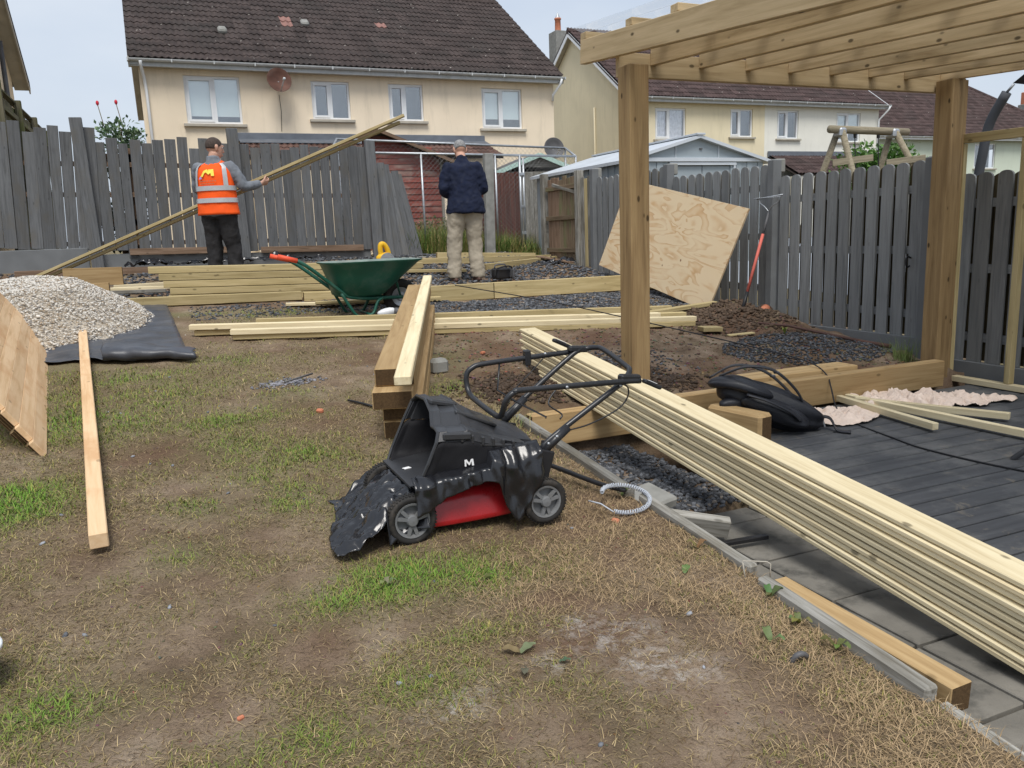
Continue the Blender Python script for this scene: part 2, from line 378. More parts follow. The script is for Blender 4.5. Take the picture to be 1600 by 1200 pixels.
# stones: a few shared shapes scattered and joined
def stone_mesh(seed):
    rr = random.Random(seed); bm = bmesh.new(); bmesh.ops.create_icosphere(bm, subdivisions=1, radius=1)
    for v in bm.verts: v.co = V((v.co.x * 1.15, v.co.y * .85, v.co.z * .6)) * rr.uniform(.72, 1.12)
    vs_ = np.array([v.co[:] for v in bm.verts], np.float32); fs = np.array([[q.index for q in f.verts] for f in bm.faces], np.int32); bm.free()
    return vs_, fs
STONES = [stone_mesh(i) for i in range(6)]
def stones(name, items, mat, label=None, cat=None, parent=None):
    """items: (x, y, z, size, tint)"""
    Vs, Fs, Cs, off = [], [], [], 0
    for i, (x, y, z, s, t) in enumerate(items):
        sv, sf = STONES[i % 6]; e = rng.uniform(-1, 1, 3) * (.5, .5, 3.1)
        cx, sx, cy, sy, cz, sz = *(f(q) for q in e for f in (math.cos, math.sin)),
        Rm = np.array([[cz, -sz, 0], [sz, cz, 0], [0, 0, 1]]) @ np.array([[cy, 0, sy], [0, 1, 0], [-sy, 0, cy]]) @ np.array([[1, 0, 0], [0, cx, -sx], [0, sx, cx]])
        Vs.append((sv * s) @ Rm.T + (x, y, z)); Fs.append(sf + off); Cs.append(np.tile((*t, 1), (len(sv), 1))); off += len(sv)
    v = np.concatenate(Vs).astype(np.float32); f = np.concatenate(Fs).ravel().astype(np.int32); me = bpy.data.meshes.new(name)
    me.vertices.add(len(v)); me.vertices.foreach_set('co', v.ravel()); me.loops.add(len(f)); me.loops.foreach_set('vertex_index', f)
    n = len(f) // 3; me.polygons.add(n); me.polygons.foreach_set('loop_start', np.arange(0, len(f), 3, dtype=np.int32)); me.polygons.foreach_set('loop_total', np.full(n, 3, np.int32)); me.update()
    at = me.attributes.new('tint', 'FLOAT_COLOR', 'POINT'); at.data.foreach_set('color', np.concatenate(Cs).astype(np.float32).ravel()); me.materials.append(mat)
    return tag(put(bpy.data.objects.new(name, me), parent), label, cat, kind='stuff')
MS = Mat('stone'); ca = MS.n('ShaderNodeAttribute', attribute_name='tint').outputs['Color']
ca = MS.mix(MS.math('MULTIPLY', MS.noise(MS.n('ShaderNodeTexCoord').outputs['Object'], 90, 4), .5), ca, (.08, .08, .08), 'MULTIPLY')
M_stone = MS.set(ca, .8, spec=.3)
def slate():
    k = R_.random(); b = .05 + .16 * k * k
    return (b * .95, b, b * 1.1) if R_.random() < .93 else (b * 1.6 + .05, b * 1.4 + .04, b * 1.2 + .03)
it = []
for _ in range(9000):          # chippings in front of the raised bed
    b, a = R_.uniform(2.2, 5.95), R_.uniform(7.55, 8.93)
    if a < 8.0 and R_.random() > (a - 7.4) / .6: continue
    it.append((b, a, gz(b, a) + .004, R_.uniform(.010, .026), slate()))
for _ in range(9000):          # inside the raised bed and up to the back fence
    b, a = R_.uniform(-2.6, 6.0), R_.uniform(9.1, 13.6)
    if b < 2.2 and (a < 10.3 or R_.random() < .3): continue
    it.append((b, a, gz(b, a) + .01, R_.uniform(.014, .034), slate()))
for _ in range(700):
    b, a = R_.uniform(.2, 2.2), R_.uniform(8.6, 9.5); it.append((b, a, gz(b, a) + .004, R_.uniform(.008, .022), slate()))
stones('slate_gravel', it, M_stone, 'blue-grey slate chippings spread over the raised bed at the back', 'gravel')
it = []
for _ in range(5200):
    b, a = R_.uniform(1.9, 2.85), R_.uniform(3.1, 4.48)
    if a < 3.3 and R_.random() > (a - 3.05) / .3: continue
    it.append((b, a, gz(b, a) + .008, R_.uniform(.007, .021), slate()))
stones('dark_gravel', it, M_stone, 'dark wet chippings between the lawn edging and the deck', 'gravel')
it = []
for _ in range(3200):
    t = R_.random() * 6.28; q = math.sqrt(R_.random()); b, a = 5.15 + .85 * q * math.cos(t), 5.4 + .5 * q * math.sin(t)
    if b < 5.8: it.append((b, a, gz(b, a) + .006, R_.uniform(.006, .018), tuple(x * .85 for x in slate())))
for _ in range(700):
    b, a = R_.gauss(3.15, .28), R_.gauss(5.5, .25); it.append((b, a, gz(b, a) + .004, R_.uniform(.006, .017), slate()))
stones('spilled_chippings', it, M_stone, 'dark chippings spilled on the soil near the right fence', 'gravel')
it = []
def soilc(): k = R_.uniform(.6, 1.25); return (.085 * k, .057 * k, .038 * k)
for _ in range(2600):
    b, a = R_.choice((R_.gauss(2.12, .2), R_.gauss(3.15, .2))), R_.gauss(4.98, .17)
    if a > 4.66: it.append((b, a, gz(b, a) + .004, R_.uniform(.006, .03) * R_.uniform(.5, 1), soilc()))
for _ in range(2600):
    b, a = R_.gauss(5.3, .33), R_.gauss(6.75, .35)
    if b < 5.9: it.append((b, a, gz(b, a) + .004, R_.uniform(.008, .04) * R_.uniform(.4, 1), tuple(x * 1.4 for x in soilc())))
for _ in range(3500):
    b, a = R_.uniform(1.9, 5.8), R_.uniform(4.7, 7.3); it.append((b, a, gz(b, a) + .002, R_.uniform(.004, .016), tuple(x * R_.uniform(1.4, 3.2) for x in soilc())))
for _ in range(1800):
    b, a = R_.uniform(-1.2, 1.8), R_.uniform(1.3, 7.5); it.append((b, a, gz(b, a), R_.uniform(.003, .007), tuple(x * R_.uniform(1.2, 3.0) for x in soilc())))
stones('soil_clods', it, M_stone, 'crumbly brown soil clods around the pergola post and below the plywood', 'soil')
# ------------------------------------------------------------------ houses
def render_mat(name, col, dirt):
    M = Mat(name); c = M.n('ShaderNodeTexCoord').outputs['Object']
    k = M.ramp(M.noise(c, .9, 5), [(.3, tuple(x * .93 for x in col)), (.7, tuple(min(1, x * 1.04) for x in col))])
    st = M.noise(M.sc(c, (2.2, 2.2, .35)), 1.6, 6, .7)
    k = M.mix(M.ramp(st, [(.52, (0, 0, 0)), (.78, (.40,) * 3)]), k, dirt)
    M.bump(M.noise(c, 90, 3), .15, .004)
    return M.set(k, .9, spec=.15)
M_cream = render_mat('cream_render', (.79, .68, .525), (.40, .35, .26))
M_yel = render_mat('yellow_render', (.72, .64, .455), (.42, .38, .26))
M_white = render_mat('white_render', (.74, .73, .66), (.5, .5, .44))
M_mint = render_mat('pale_green_render', (.56, .62, .52), (.4, .42, .36))
def tile_mat(name, base, spot=(.35, .33, .3)):
    M = Mat(name); g = M.n('ShaderNodeNewGeometry').outputs['Position']
    sn = M.n('ShaderNodeVectorMath', {0: g, 1: (.3, .28, .2)}, operation='SNAP').outputs[0]
    wn_ = M.n('ShaderNodeTexWhiteNoise', {0: sn}, noise_dimensions='3D').outputs['Value']
    k = M.ramp(wn_, [(0, tuple(x * .72 for x in base)), (.55, base), (1, tuple(x * 1.35 for x in base))])
    k = M.mix(M.ramp(M.noise(g, 1.1, 5), [(.48, (0, 0, 0)), (.72, (.55,) * 3)]), k, (base[0] * .75, base[1] * .9, base[2] * .9))
    li = M.n('ShaderNodeTexVoronoi', {'Vector': g, 'Scale': 3.4}).outputs['Distance']
    k = M.mix(M.ramp(li, [(.05, (.85,) * 3), (.10, (0, 0, 0))]), k, spot)
    M.bump(M.noise(g, 60, 3), .2, .004)
    return M.set(k, .85, spec=.2)
M_tile = tile_mat('brown_roof_tile', (.052, .040, .037)); M_tile2 = tile_mat('maroon_roof_tile', (.066, .045, .043)); M_tileL = tile_mat('rust_roof_tile', (.115, .066, .054), (.3, .25, .22))
M_tred = surf('faded_pink_tile', (.25, .135, .115), .85, var=.2)
M_lead = surf('lead_flashing', (.15, .165, .19), .5, .3, .15, 4, .1)
M_glassW = Mat('window_glass'); _g = M_glassW.n('ShaderNodeBsdfGlossy', {'Color': (.9, .95, 1, 1), 'Roughness': .02}); _t = M_glassW.n('ShaderNodeBsdfTransparent'); _m = M_glassW.n('ShaderNodeMixShader', {0: .17, 1: _t.outputs[0], 2: _g.outputs[0]}); M_glassW.l(_m.outputs[0], M_glassW.out.inputs[0]); M_glassW = M_glassW.m
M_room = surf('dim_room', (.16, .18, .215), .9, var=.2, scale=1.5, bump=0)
M_blind = surf('pale_blind', (.62, .72, .72), .8, var=.05, scale=2, bump=0)
M_curt = surf('net_curtain', (.55, .56, .6), .9, var=.2, scale=9, bump=.2, bs=20)
M_sill = surf('stone_sill', (.42, .39, .33), .9, var=.2, scale=4, dirt=(.15, .14, .12))
M_pot = surf('terracotta', (.46, .17, .095), .85, var=.2, scale=12, dirt=(.2, .12, .09))
def tile_geo(w=.3, l=.40, lift=.022):
    v, f, n = [], [], 8
    for row, (s, dz) in enumerate(((0, lift), (l, 0))):
        for i in range(n + 1):
            x = -w / 2 + w * i / n + .004 * (row == 0); v.append(V((x, s, dz + .018 * math.cos(2 * math.pi * i / n * 2) + .012)))
    for i in range(n + 1): v.append(V((v[i].x, 0, v[i].z - .022)))
    m_ = n + 1
    f = [(i, i + 1, m_ + i + 1, m_ + i) for i in range(n)] + [(2 * m_ + i, 2 * m_ + i + 1, i + 1, i) for i in range(n)]
    return v, f
TV, TF = tile_geo()
def tmesh(mat):
    me = bpy.data.meshes.new('roof_tile'); me.from_pydata([tuple(v) for v in TV], [], TF); me.materials.append(mat); return me
def tiles(parent, p0, ux, us, ncol, nrow, mat, keep=None, special=None, smat=None, limit=300, pitch=.345, wd=.3, offs=True):
    """tiles from p0 (eave left) along ux, up the slope us; the nearest ones single, the rest joined"""
    ux, us = V(ux), V(us); nn = ux.cross(us); R3 = Matrix((ux, us, nn)).transposed().to_4x4()
    cells = []
    for r in range(nrow):
        for c_ in range(ncol):
            p = V(p0) + ux * (wd * (c_ + .5)) + us * (pitch * r)
            if keep and not keep(p): continue
            cells.append((p.length, r, c_, p))
    cells.sort(key=lambda q: q[0]); me = tmesh(mat); mr = tmesh(smat) if smat else None; mb = MB()
    for i, (_, r, c_, p) in enumerate(cells):
        mw = Matrix.Translation(p + nn * R_.uniform(-.003, .004)) @ R3 @ Matrix.Rotation(R_.gauss(0, .006), 4, 'Z') @ Matrix.Rotation(R_.gauss(0, .008), 4, 'Y')
        sp = special and (r, c_) in special
        if i < limit or sp: inst('roof_tile', mr if sp else me, parent, mw)
        else: mb.add([mw @ v for v in TV], TF)
    if mb.v: tag(mb.build('roof_tiles', mat, parent, origin=p0), kind='stuff')
def wall_holes(x0, x1, z0, z1, y, holes, depth=.12):
    """front wall in the plane y facing -y with window openings and reveals"""
    xs = sorted({x0, x1, *[h[0] for h in holes], *[h[1] for h in holes]}); zs = sorted({z0, z1, *[h[2] for h in holes], *[h[3] for h in holes]})
    mb = MB()
    for i in range(len(xs) - 1):
        for j in range(len(zs) - 1):
            cx, cz = (xs[i] + xs[i + 1]) / 2, (zs[j] + zs[j + 1]) / 2
            if any(h[0] < cx < h[1] and h[2] < cz < h[3] for h in holes): continue
            mb.add([(xs[i], y, zs[j]), (xs[i + 1], y, zs[j]), (xs[i + 1], y, zs[j + 1]), (xs[i], y, zs[j + 1])], [(0, 1, 2, 3)])
    for a, b, c_, d in holes:
        for p, q in (((a, c_), (a, d)), ((a, d), (b, d)), ((b, d), (b, c_)), ((b, c_), (a, c_))):
            mb.add([(p[0], y, p[1]), (q[0], y, q[1]), (q[0], y + depth, q[1]), (p[0], y + depth, p[1])], [(0, 1, 2, 3)])
    return mb
def window(par, x0, x1, z0, z1, y, split=.5, blind=None, curtain=False, fr=.055, single=False):
    """frame set in the reveal; panes, blind, room and sill hang under it"""
    yf = y + .06; mb = MB(); xm = x0 + (x1 - x0) * split
    for a, b, c_, d in ((x0, x1, z0, z0 + fr), (x0, x1, z1 - fr, z1), (x0, x0 + fr, z0 + fr, z1 - fr), (x1 - fr, x1, z0 + fr, z1 - fr), (xm - fr * .7, xm + fr * .7, z0 + fr, z1 - fr)):
        mb.box(((a + b) / 2, yf + .03, (c_ + d) / 2), (b - a, .06, d - c_))
    s0, s1 = (x0 + fr, xm - fr * .7) if split < .6 else (xm + fr * .7, x1 - fr)
    for a, b, c_, d in ((s0, s1, z0 + fr, z0 + 2 * fr), (s0, s1, z1 - 2 * fr, z1 - fr), (s0, s0 + fr, z0 + 2 * fr, z1 - 2 * fr), (s1 - fr, s1, z0 + 2 * fr, z1 - 2 * fr)):
        mb.box(((a + b) / 2, yf + .018, (c_ + d) / 2), (b - a - .002, .072, d - c_ - .002))
    w = mb.build('window', M_upvc, par, origin=((x0 + x1) / 2, yf, z0))
    for a, b in ((x0 + fr, xm - fr * .7), (xm + fr * .7, x1 - fr)):
        box('pane', ((a + b) / 2, yf + .035, (z0 + z1) / 2), (b - a, .006, z1 - z0 - 2 * fr), M_glassW, w, bev=0)
        if blind: box('blind', ((a + b) / 2, yf + .09, z1 - fr - blind * (z1 - z0) / 2), (b - a + .02, .01, blind * (z1 - z0)), M_blind, w, bev=0)
    if curtain:
        n = 40; v = [V((x0 + fr + (x1 - x0 - 2 * fr) * i / n, yf + .1 + .02 * math.sin(i * 1.3), zz)) for zz in (z0 + fr, z1 - fr) for i in range(n + 1)]
        mk('net_curtain', v, [(i, i + 1, n + 2 + i, n + 1 + i) for i in range(n)], M_curt, w, origin=(x0, yf, z0))
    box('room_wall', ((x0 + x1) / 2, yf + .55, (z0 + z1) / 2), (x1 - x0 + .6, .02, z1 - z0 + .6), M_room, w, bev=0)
    box('sill', ((x0 + x1) / 2, y - .02, z0 - .04), (x1 - x0 + .18, .16, .07), M_sill, w, bev=.006)
    return w
def gutter(par, p0, p1, r=.065, drop=None):
    p0, p1 = V(p0), V(p1); n = 8; v, f = [], []
    for p in (p0, p1):
        for rr in (r, r - .012):
            for i in range(n + 1):
                t = math.pi * i / n; v.append(p + V((0, -math.cos(t) * rr, -math.sin(t) * rr)))
    k = n + 1
    for i in range(n): f += [(i, i + 1, 2 * k + i + 1, 2 * k + i), (k + i, 3 * k + i, 3 * k + i + 1, k + i + 1)]
    f += [(0, 2 * k, 3 * k, k), (n, k + n, 3 * k + n, 2 * k + n)]
    g = mk('gutter', v, f, M_gutter, par, origin=p0)
    nb = int((p1 - p0).length / .9)
    mb = MB()
    for i in range(nb + 1): mb.box(p0.lerp(p1, i / nb) + V((0, .0, -.035)), (.03, .15, .075))
    mb.build('gutter_brackets', M_gutter, g, origin=p0)
    return g
def roof_slab(par, x0, x1, ye, ze, yr, zr, mat, t=.05):
    mb = MB(); d = V((0, yr - ye, zr - ze)).normalized(); nn = V((0, -d.z, d.y))
    for y, z, y2, z2 in ((ye, ze, yr, zr),):
        a = [V((x0, y, z)), V((x1, y, z)), V((x1, y2, z2)), V((x0, y2, z2))]
        mb.add(a + [q - nn * t for q in a], [(0, 1, 2, 3), (7, 6, 5, 4), (0, 4, 5, 1), (1, 5, 6, 2), (2, 6, 7, 3), (3, 7, 4, 0)])
    return mb
M_felt = surf('dark_underlay', (.05, .04, .038), .9)
def house(name, label, x0, x1, y0, dep, z0, ze, zr, wmat, tmat, holes, over=.28, special=None, limit=300, x_mid=None, wmat2=None):
    h = thing(name, label, 'house', (x0, y0, z0)); yr = y0 + dep / 2; ye = y0 - .3
    k = (zr - ze) / (yr - ye)
    if x_mid:
        wall_holes(x0, x_mid, z0, ze - .05, y0, [q for q in holes if q[0] < x_mid]).build('wall', wmat, h, origin=(x0, y0, z0)); wall_holes(x_mid, x1, z0, ze - .05, y0, [q for q in holes if q[0] > x_mid]).build('wall', wmat2, h, origin=(x_mid, y0, z0))
    else: wall_holes(x0, x1, z0, ze - .05, y0, holes).build('wall', wmat, h, origin=(x0, y0, z0))
    zw = ze - .05; top = zr - .12
    for x in (x0, x1):
        mk('gable_wall', [(x, y0, z0), (x, y0 + dep, z0), (x, y0 + dep, zw), (x, yr, top), (x, y0, zw)], [(0, 1, 2, 3, 4)], wmat2 if (x_mid and x == x1) else wmat, h, origin=(x, y0, z0))
    mk('back_wall', [(x0, y0 + dep, z0), (x1, y0 + dep, z0), (x1, y0 + dep, zw), (x0, y0 + dep, zw)], [(0, 1, 2, 3)], wmat, h, origin=(x0, y0 + dep, z0))
    rf = roof_slab(h, x0 - over, x1 + over, ye, ze, yr, zr, M_felt); rf.add(*(lambda q: (q.v, q.f))(roof_slab(h, x1 + over, x0 - over, y0 + dep + .3, ze, yr, zr, M_felt)))
    roof = rf.build('roof', M_felt, h, origin=(x0, y0, ze))
    us = V((0, yr - ye, zr - ze)).normalized(); sl = V((0, yr - ye, zr - ze)).length
    tiles(roof, (x0 - over, ye - .04, ze + .03), (1, 0, 0), us, int((x1 - x0 + 2 * over) / .3), int(sl / .345) + 1, tmat, special=special, smat=M_tred, limit=limit)
    mb = MB(); n = int((x1 - x0 + 2 * over) / .45)
    for i in range(n): mb.tube([(x0 - over + .45 * i, yr, zr + .02), (x0 - over + .45 * i + .46, yr, zr + .028)], [.115, .125], 8)
    mb.build('ridge_tiles', tmat, roof, origin=(x0, yr, zr))
    for x, s in ((x0 - over, -1), (x1 + over, 1)):       # verge boards
        for yy in (ye, y0 + dep + .3):
            p0, p1 = V((x - s * .02, yy, ze - .09)), V((x - s * .02, yr, zr - .09)); plank('verge_board', p0, p1, .03, .17, M_upvc if name != 'semi_detached_house' else M_sill, roof, bev=0)
    sf = MB()
    for x, s in ((x0, -1), (x1, 1)):
        for ya, yb, za, zb in ((ye, yr, ze, zr), (y0 + dep + .3, yr, ze, zr)):
            a, b = x, x + s * over * .93; sf.add([(a, ya, za - .13), (b, ya, za - .13), (b, yb, zb - .13), (a, yb, zb - .13)], [(0, 1, 2, 3)])
    sf.add([(x0 - over, ye + .02, ze - .13), (x1 + over, ye + .02, ze - .13), (x1 + over, y0 + .01, ze - .13), (x0 - over, y0 + .01, ze - .13)], [(0, 1, 2, 3)])
    sf.build('soffit', M_sill, roof, origin=(x0, y0, ze))
    box('fascia', ((x0 + x1) / 2, ye + .03, ze - .07), (x1 - x0 + 2 * over, .025, .16), M_gutter, roof, bev=0)
    gutter(h, (x0 - over, ye - .04, ze + .01), (x1 + over, ye - .04, ze + .01))
    return h, roof
def dish(name, label, p, d, r, mat, wallp):
    t = thing(name, label, 'satellite dish', p); d = V(d).normalized(); R3 = d.to_track_quat('Z', 'Y').to_matrix().to_4x4()
    v, f = lathe([(0.001, 0), (r * .4, .015), (r * .75, .05), (r, .1), (r * 1.02, .1), (r * 1.01, .085), (r * .75, .035), (.001, -.012)], 28)
    mw = Matrix.Translation(p) @ R3; mk('reflector', v, f, mat, t, mw, True)
    q0 = mw @ V((0, -r * .95, .09)); q1 = mw @ V((0, -r * .55, .5)); tube('feed_arm', [q0, q1], .014, M_gutter, t)
    v, f = lathe([(.001, -.05), (.03, -.05), (.035, .04), (.001, .05)], 12); mk('feed_horn', v, f, M_gutter, t, Matrix.Translation(q1) @ R3, True)
    tube('bracket', [p, V(p) - d * .1 + V((0, 0, -.05)), V(wallp)], .022, M_galv, t)
    return t
# --- the pair of houses straight behind the garden
H1 = [(.93, 2.24, 4.46, 5.60), (4.0, 5.0, 4.62, 5.58), (6.05, 7.02, 4.62, 5.58), (8.74, 9.98, 4.46, 5.56)]
spec = {(8, 13), (7, 13), (8, 22)}
h1, roof1 = house('semi_detached_house', 'cream rendered pair of houses with dark brown tiled roof behind the grey fence', -.05, 11.0, 22, 8.6, 1.0, 5.86, 9.0, M_cream, M_tile, H1, over=.2, special=spec)
window(h1, *H1[0], 22, .52, blind=.78); window(h1, *H1[1], 22, .5); window(h1, *H1[2], 22, .47); window(h1, *H1[3], 22, .5, blind=.70)
us1 = V((0, 4.6, 3.14)).normalized(); n1 = V((0, -us1.z, us1.y))
for bx_, s_ in ((2.05, 1.75), (4.3, 2.6)):           # vent tiles
    p = V((bx_, 21.7, 5.9)) + us1 * s_ + n1 * .07; box('vent', p, (.22, .28, .13), M_conc, roof1, rot=Matrix((V((1, 0, 0)), us1, n1)).transposed().to_4x4(), bev=.04)
tube('downpipe', [(.02, 21.62, 5.82), (.02, 21.7, 5.72), (.06, 21.93, 5.5), (.08, 21.94, 5.2), (.10, 21.94, 1.0)], .036, M_upvc, h1)
tube('downpipe', [(11.1, 21.62, 5.82), (11.08, 21.68, 5.68), (10.94, 21.9, 5.42), (10.94, 21.94, 5.25)], .036, M_upvc, h1)
tube('dish_cable', [(3.18, 21.98, 5.2), (3.2, 21.985, 4.8), (3.17, 21.985, 4.3)], .006, M_black, h1)
# lean-to across the ground floor
lt = roof_slab(h1, 2.1, 8.75, 20.6, 3.55, 21.98, 4.02, M_felt).build('lean_to_roof', M_felt, h1, origin=(2, 21, 3.8))
ul = V((0, 1.38, .47)).normalized(); tiles(lt, (2.1, 20.55, 3.57), (1, 0, 0), ul, 22, 4, M_tileL, limit=66)
box('flashing', (5.4, 21.93, 4.14), (6.7, .06, .22), M_lead, h1, bev=.01)
v = [V((2.08, 21.55, 3.93)), V((8.77, 21.55, 3.93)), V((8.77, 21.94, 4.06)), V((2.08, 21.94, 4.06))]; mk('flashing', [q + V((0, 0, .05)) for q in v] + [q + V((0, 0, .035)) for q in v], [(0, 1, 2, 3), (7, 6, 5, 4), (0, 4, 5, 1)], M_lead, h1, origin=(2, 21, 4))
box('lean_to_wall', (5.42, 21.35, 2.25), (6.4, 1.2, 2.5), M_cream, h1, bev=0)
M_rust = surf('rusty_dish', (.10, .047, .034), .7, .1, .3, 6, .1, dirt=(.16, .10, .08), dirt_amt=.8); M_dg = surf('dark_grey_dish', (.10, .10, .105), .55, .1, .2, 6, .05)
dish('satellite_dish', 'rust brown satellite dish high on the cream wall beside the first window', (3.14, 21.62, 5.46), (.12, -1, .25), .30, M_rust, (3.16, 21.99, 5.35))
dish('satellite_dish', 'dark grey satellite dish low on the cream house beside the yellow gable', (10.72, 21.55, 3.86), (-.1, -1, .2), .30, M_dg, (10.75, 21.99, 3.7))
# --- second row on the right: gable towards us, long front
H2 = [(17.15, 18.5, 4.72, 5.84), (20.55, 21.62, 4.84, 5.88), (22.83, 23.9, 4.80, 5.88), (25.9, 27.2, 4.70, 5.86)]
h2, roof2 = house('terraced_house', 'yellow gabled house with maroon roof and white right half beyond the metal shed', 16.1, 28.2, 26, 8.6, .9, 6.15, 9.35, M_yel, M_tile2, H2, over=.25, limit=0, x_mid=22.2, wmat2=M_white)
window(h2, *H2[0], 26, .46, curtain=True); window(h2, *H2[1], 26, .45); window(h2, *H2[2], 26, .5); window(h2, *H2[3], 26, .5, blind=.5)
tube('downpipe', [(28.4, 25.6, 6.1), (28.38, 25.66, 5.98), (28.15, 25.93, 5.6), (28.12, 25.94, 1.)], .04, M_upvc, h2)
tube('wall_pipe', [(16.06, 28.6, 6.2), (16.06, 28.6, 4.2), (16.06, 28.55, .9)], .035, M_yel, h2)
box('chimney', (16.5, 32.4, 8.85), (.55, .7, 2.0), M_conc, roof2, bev=.01)
v, f = lathe([(.001, 0), (.15, 0), (.13, .1), (.12, .5), (.145, .52), (.145, .58), (.10, .58), (.001, .5)], 16); mk('chimney_pot', v, f, M_pot, roof2, Matrix.Translation((16.5, 32.4, 9.83)), True)
v, f = lathe([(.12, 0), (.001, .26)], 10); mk('chimney_cowl', v, f, M_galv, roof2, Matrix.Translation((16.5, 32.4, 10.4)))
l2 = roof_slab(h2, 22.4, 28.0, 24.4, 3.3, 25.98, 4.1, M_felt).build('lean_to_roof', M_felt, h2, origin=(22, 25, 3.8))
tiles(l2, (22.4, 24.35, 3.33), (1, 0, 0), V((0, 1.58, .8)).normalized(), 18, 5, M_tile2, limit=0); box('lean_to_wall', (25.2, 25.2, 2.1), (5.4, 1.5, 2.3), M_white, h2, bev=0)
box('flashing', (25.2, 25.95, 4.2), (5.7, .06, .22), M_lead, h2, bev=.01)
# --- far house on the right with a hipped roof
H3 = [(40.9, 42.6, 4.3, 5.45)]
h3 = thing('hipped_house', 'pale green house with wide hipped maroon roof behind the pergola corner post', 'house', (30, 32, .8))
wall_holes(30.5, 50, .8, 5.7, 32, [(42.0, 43.7, 4.1, 5.45)]).build('wall', M_mint, h3, origin=(30, 32, .8)); window(h3, 42.0, 43.7, 4.1, 5.45, 32, .5)
mk('side_wall', [(30.5, 32, .8), (30.5, 42, .8), (30.5, 42, 5.7), (30.5, 32, 5.7)], [(0, 1, 2, 3)], M_mint, h3, origin=(30.5, 32, .8))
r3 = mk('roof', [(30, 31.6, 5.7), (50.4, 31.6, 5.7), (45.6, 37, 9.85), (34, 37, 9.85), (30, 42.4, 5.7), (50.4, 42.4, 5.7)], [(0, 1, 2, 3), (1, 5, 2), (4, 0, 3), (5, 4, 3, 2)], M_felt, h3, origin=(30, 32, 5.7))
u3 = V((0, 5.4, 4.15)).normalized()
tiles(r3, (30, 31.55, 5.74), (1, 0, 0), u3, 68, 20, M_tile2, limit=0, keep=lambda p: 30 + (p.y - 31.6) * .74 < p.x < 50.4 - (p.y - 31.6) * .89)
mb = MB(); mb.tube([(50.4, 31.6, 5.78), (45.6, 37, 9.92)], .12); mb.tube([(34, 37, 9.93), (45.6, 37, 9.93)], .12); mb.build('ridge_tiles', M_tile2, r3, origin=(45, 37, 9.8))
gutter(h3, (30, 31.55, 5.72), (50.4, 31.55, 5.72)); box('fascia', (40.2, 31.62, 5.64), (20.4, .03, .16), M_upvc, h3, bev=0)
box('chimney', (52.0, 36.0, 8.75), (.7, .7, .8), M_pot, r3, bev=.02); box('chimney_stack', (52.0, 36.0, 6.9), (.9, .9, 3.0), M_conc, r3, bev=.02)
# --- corner of the house on the far left
h0 = thing('neighbouring_house', 'corner of a cream house with deep eaves at the far left edge', 'house', (-9, 16, 1.1))
mk('gable_wall', [(-2.95, 14.6, 1.1), (-2.95, 24, 1.1), (-2.95, 24, 5.75), (-2.95, 19.3, 9.0), (-2.95, 14.6, 5.75)], [(0, 1, 2, 3, 4)], M_cream, h0, origin=(-2.95, 20, 1.1))
mk('back_wall', [(-9, 24, 1.1), (-2.95, 24, 1.1), (-2.95, 24, 5.75), (-9, 24, 5.75)], [(0, 1, 2, 3)], M_cream, h0, origin=(-9, 24, 1.1))
r0 = mk('roof', [(-9, 24.3, 5.7), (-2.6, 24.3, 5.7), (-2.6, 19.3, 9.15), (-9, 19.3, 9.15), (-2.6, 14.3, 5.7), (-9, 14.3, 5.7), (-9, 24.3, 5.58), (-2.6, 24.3, 5.58), (-2.6, 19.3, 9.03), (-9, 19.3, 9.03), (-2.6, 14.3, 5.58), (-9, 14.3, 5.58)], [(0, 1, 2, 3), (3, 2, 4, 5), (7, 6, 9, 8), (8, 9, 11, 10), (1, 7, 8, 2), (2, 8, 10, 4), (0, 6, 7, 1)], M_tile, h0, origin=(-9, 24, 5.7))
for a_, b_ in (((-2.62, 24.35, 5.5), (-2.62, 19.3, 8.98)), ((-2.62, 14.25, 5.5), (-2.62, 19.3, 8.98))): plank('verge_board', a_, b_, .025, .2, M_sill, h0, bev=0)
mk('soffit', [(-2.95, 24.3, 5.5), (-2.62, 24.3, 5.5), (-2.62, 19.3, 8.95), (-2.95, 19.3, 8.95)], [(0, 1, 2, 3)], M_sill, h0, origin=(-2.9, 22, 6))
tube('downpipe', [(-2.9, 22.6, 6.3), (-2.9, 22.6, 1.1)], .05, M_dg, h0)
# ------------------------------------------------------------------ left (back) fence
FA = 13.9
fl = thing('board_fence', 'weathered grey painted board fence across the back with uneven board tops', 'fence', (-2.6, FA, 1.3))
def fbase(b): return 1.56 - .055 * (b + 2.2) if b < 0 else 1.42 - .03 * b
def ftop(b): return (3.32 if b < -.9 else 3.12 if b < 1.2 else 3.03)
b = -2.75
while b < 3.40:
    w = R_.uniform(.145, .165)
    if -.62 < b < -.32: b += w; continue          # missing boards
    zt = ftop(b) + R_.uniform(-.05, .05) - (.12 if R_.random() < .10 else 0); zb = fbase(b) + R_.uniform(-.015, .015)
    tl = R_.gauss(0, .006) + (.09 if b < -.9 else .03 if b < 1 else 0)
    plank('board', (b + w / 2, FA + R_.uniform(-.006, .006), zb), (b + w / 2 + tl, FA + R_.uniform(-.02, .02), zt), w - .004, .018, W_fence, fl, up=(0, -1, 0))
    b += w + (R_.uniform(-.002, .005) if R_.random() < .8 else .012)
plank('board', (-.40, FA - .012, 1.35), (-.37, FA - .005, 3.06), .13, .018, W_fence, fl, up=(0, -1, 0))
for z, x0, x1 in ((1.62, -2.7, 3.4), (2.35, -2.7, 3.4), (2.8, -2.7, 3.4)): plank('rail', (x0, FA + .04, z), (x1, FA + .04, z - .12), .045, .07, W_brown, fl)
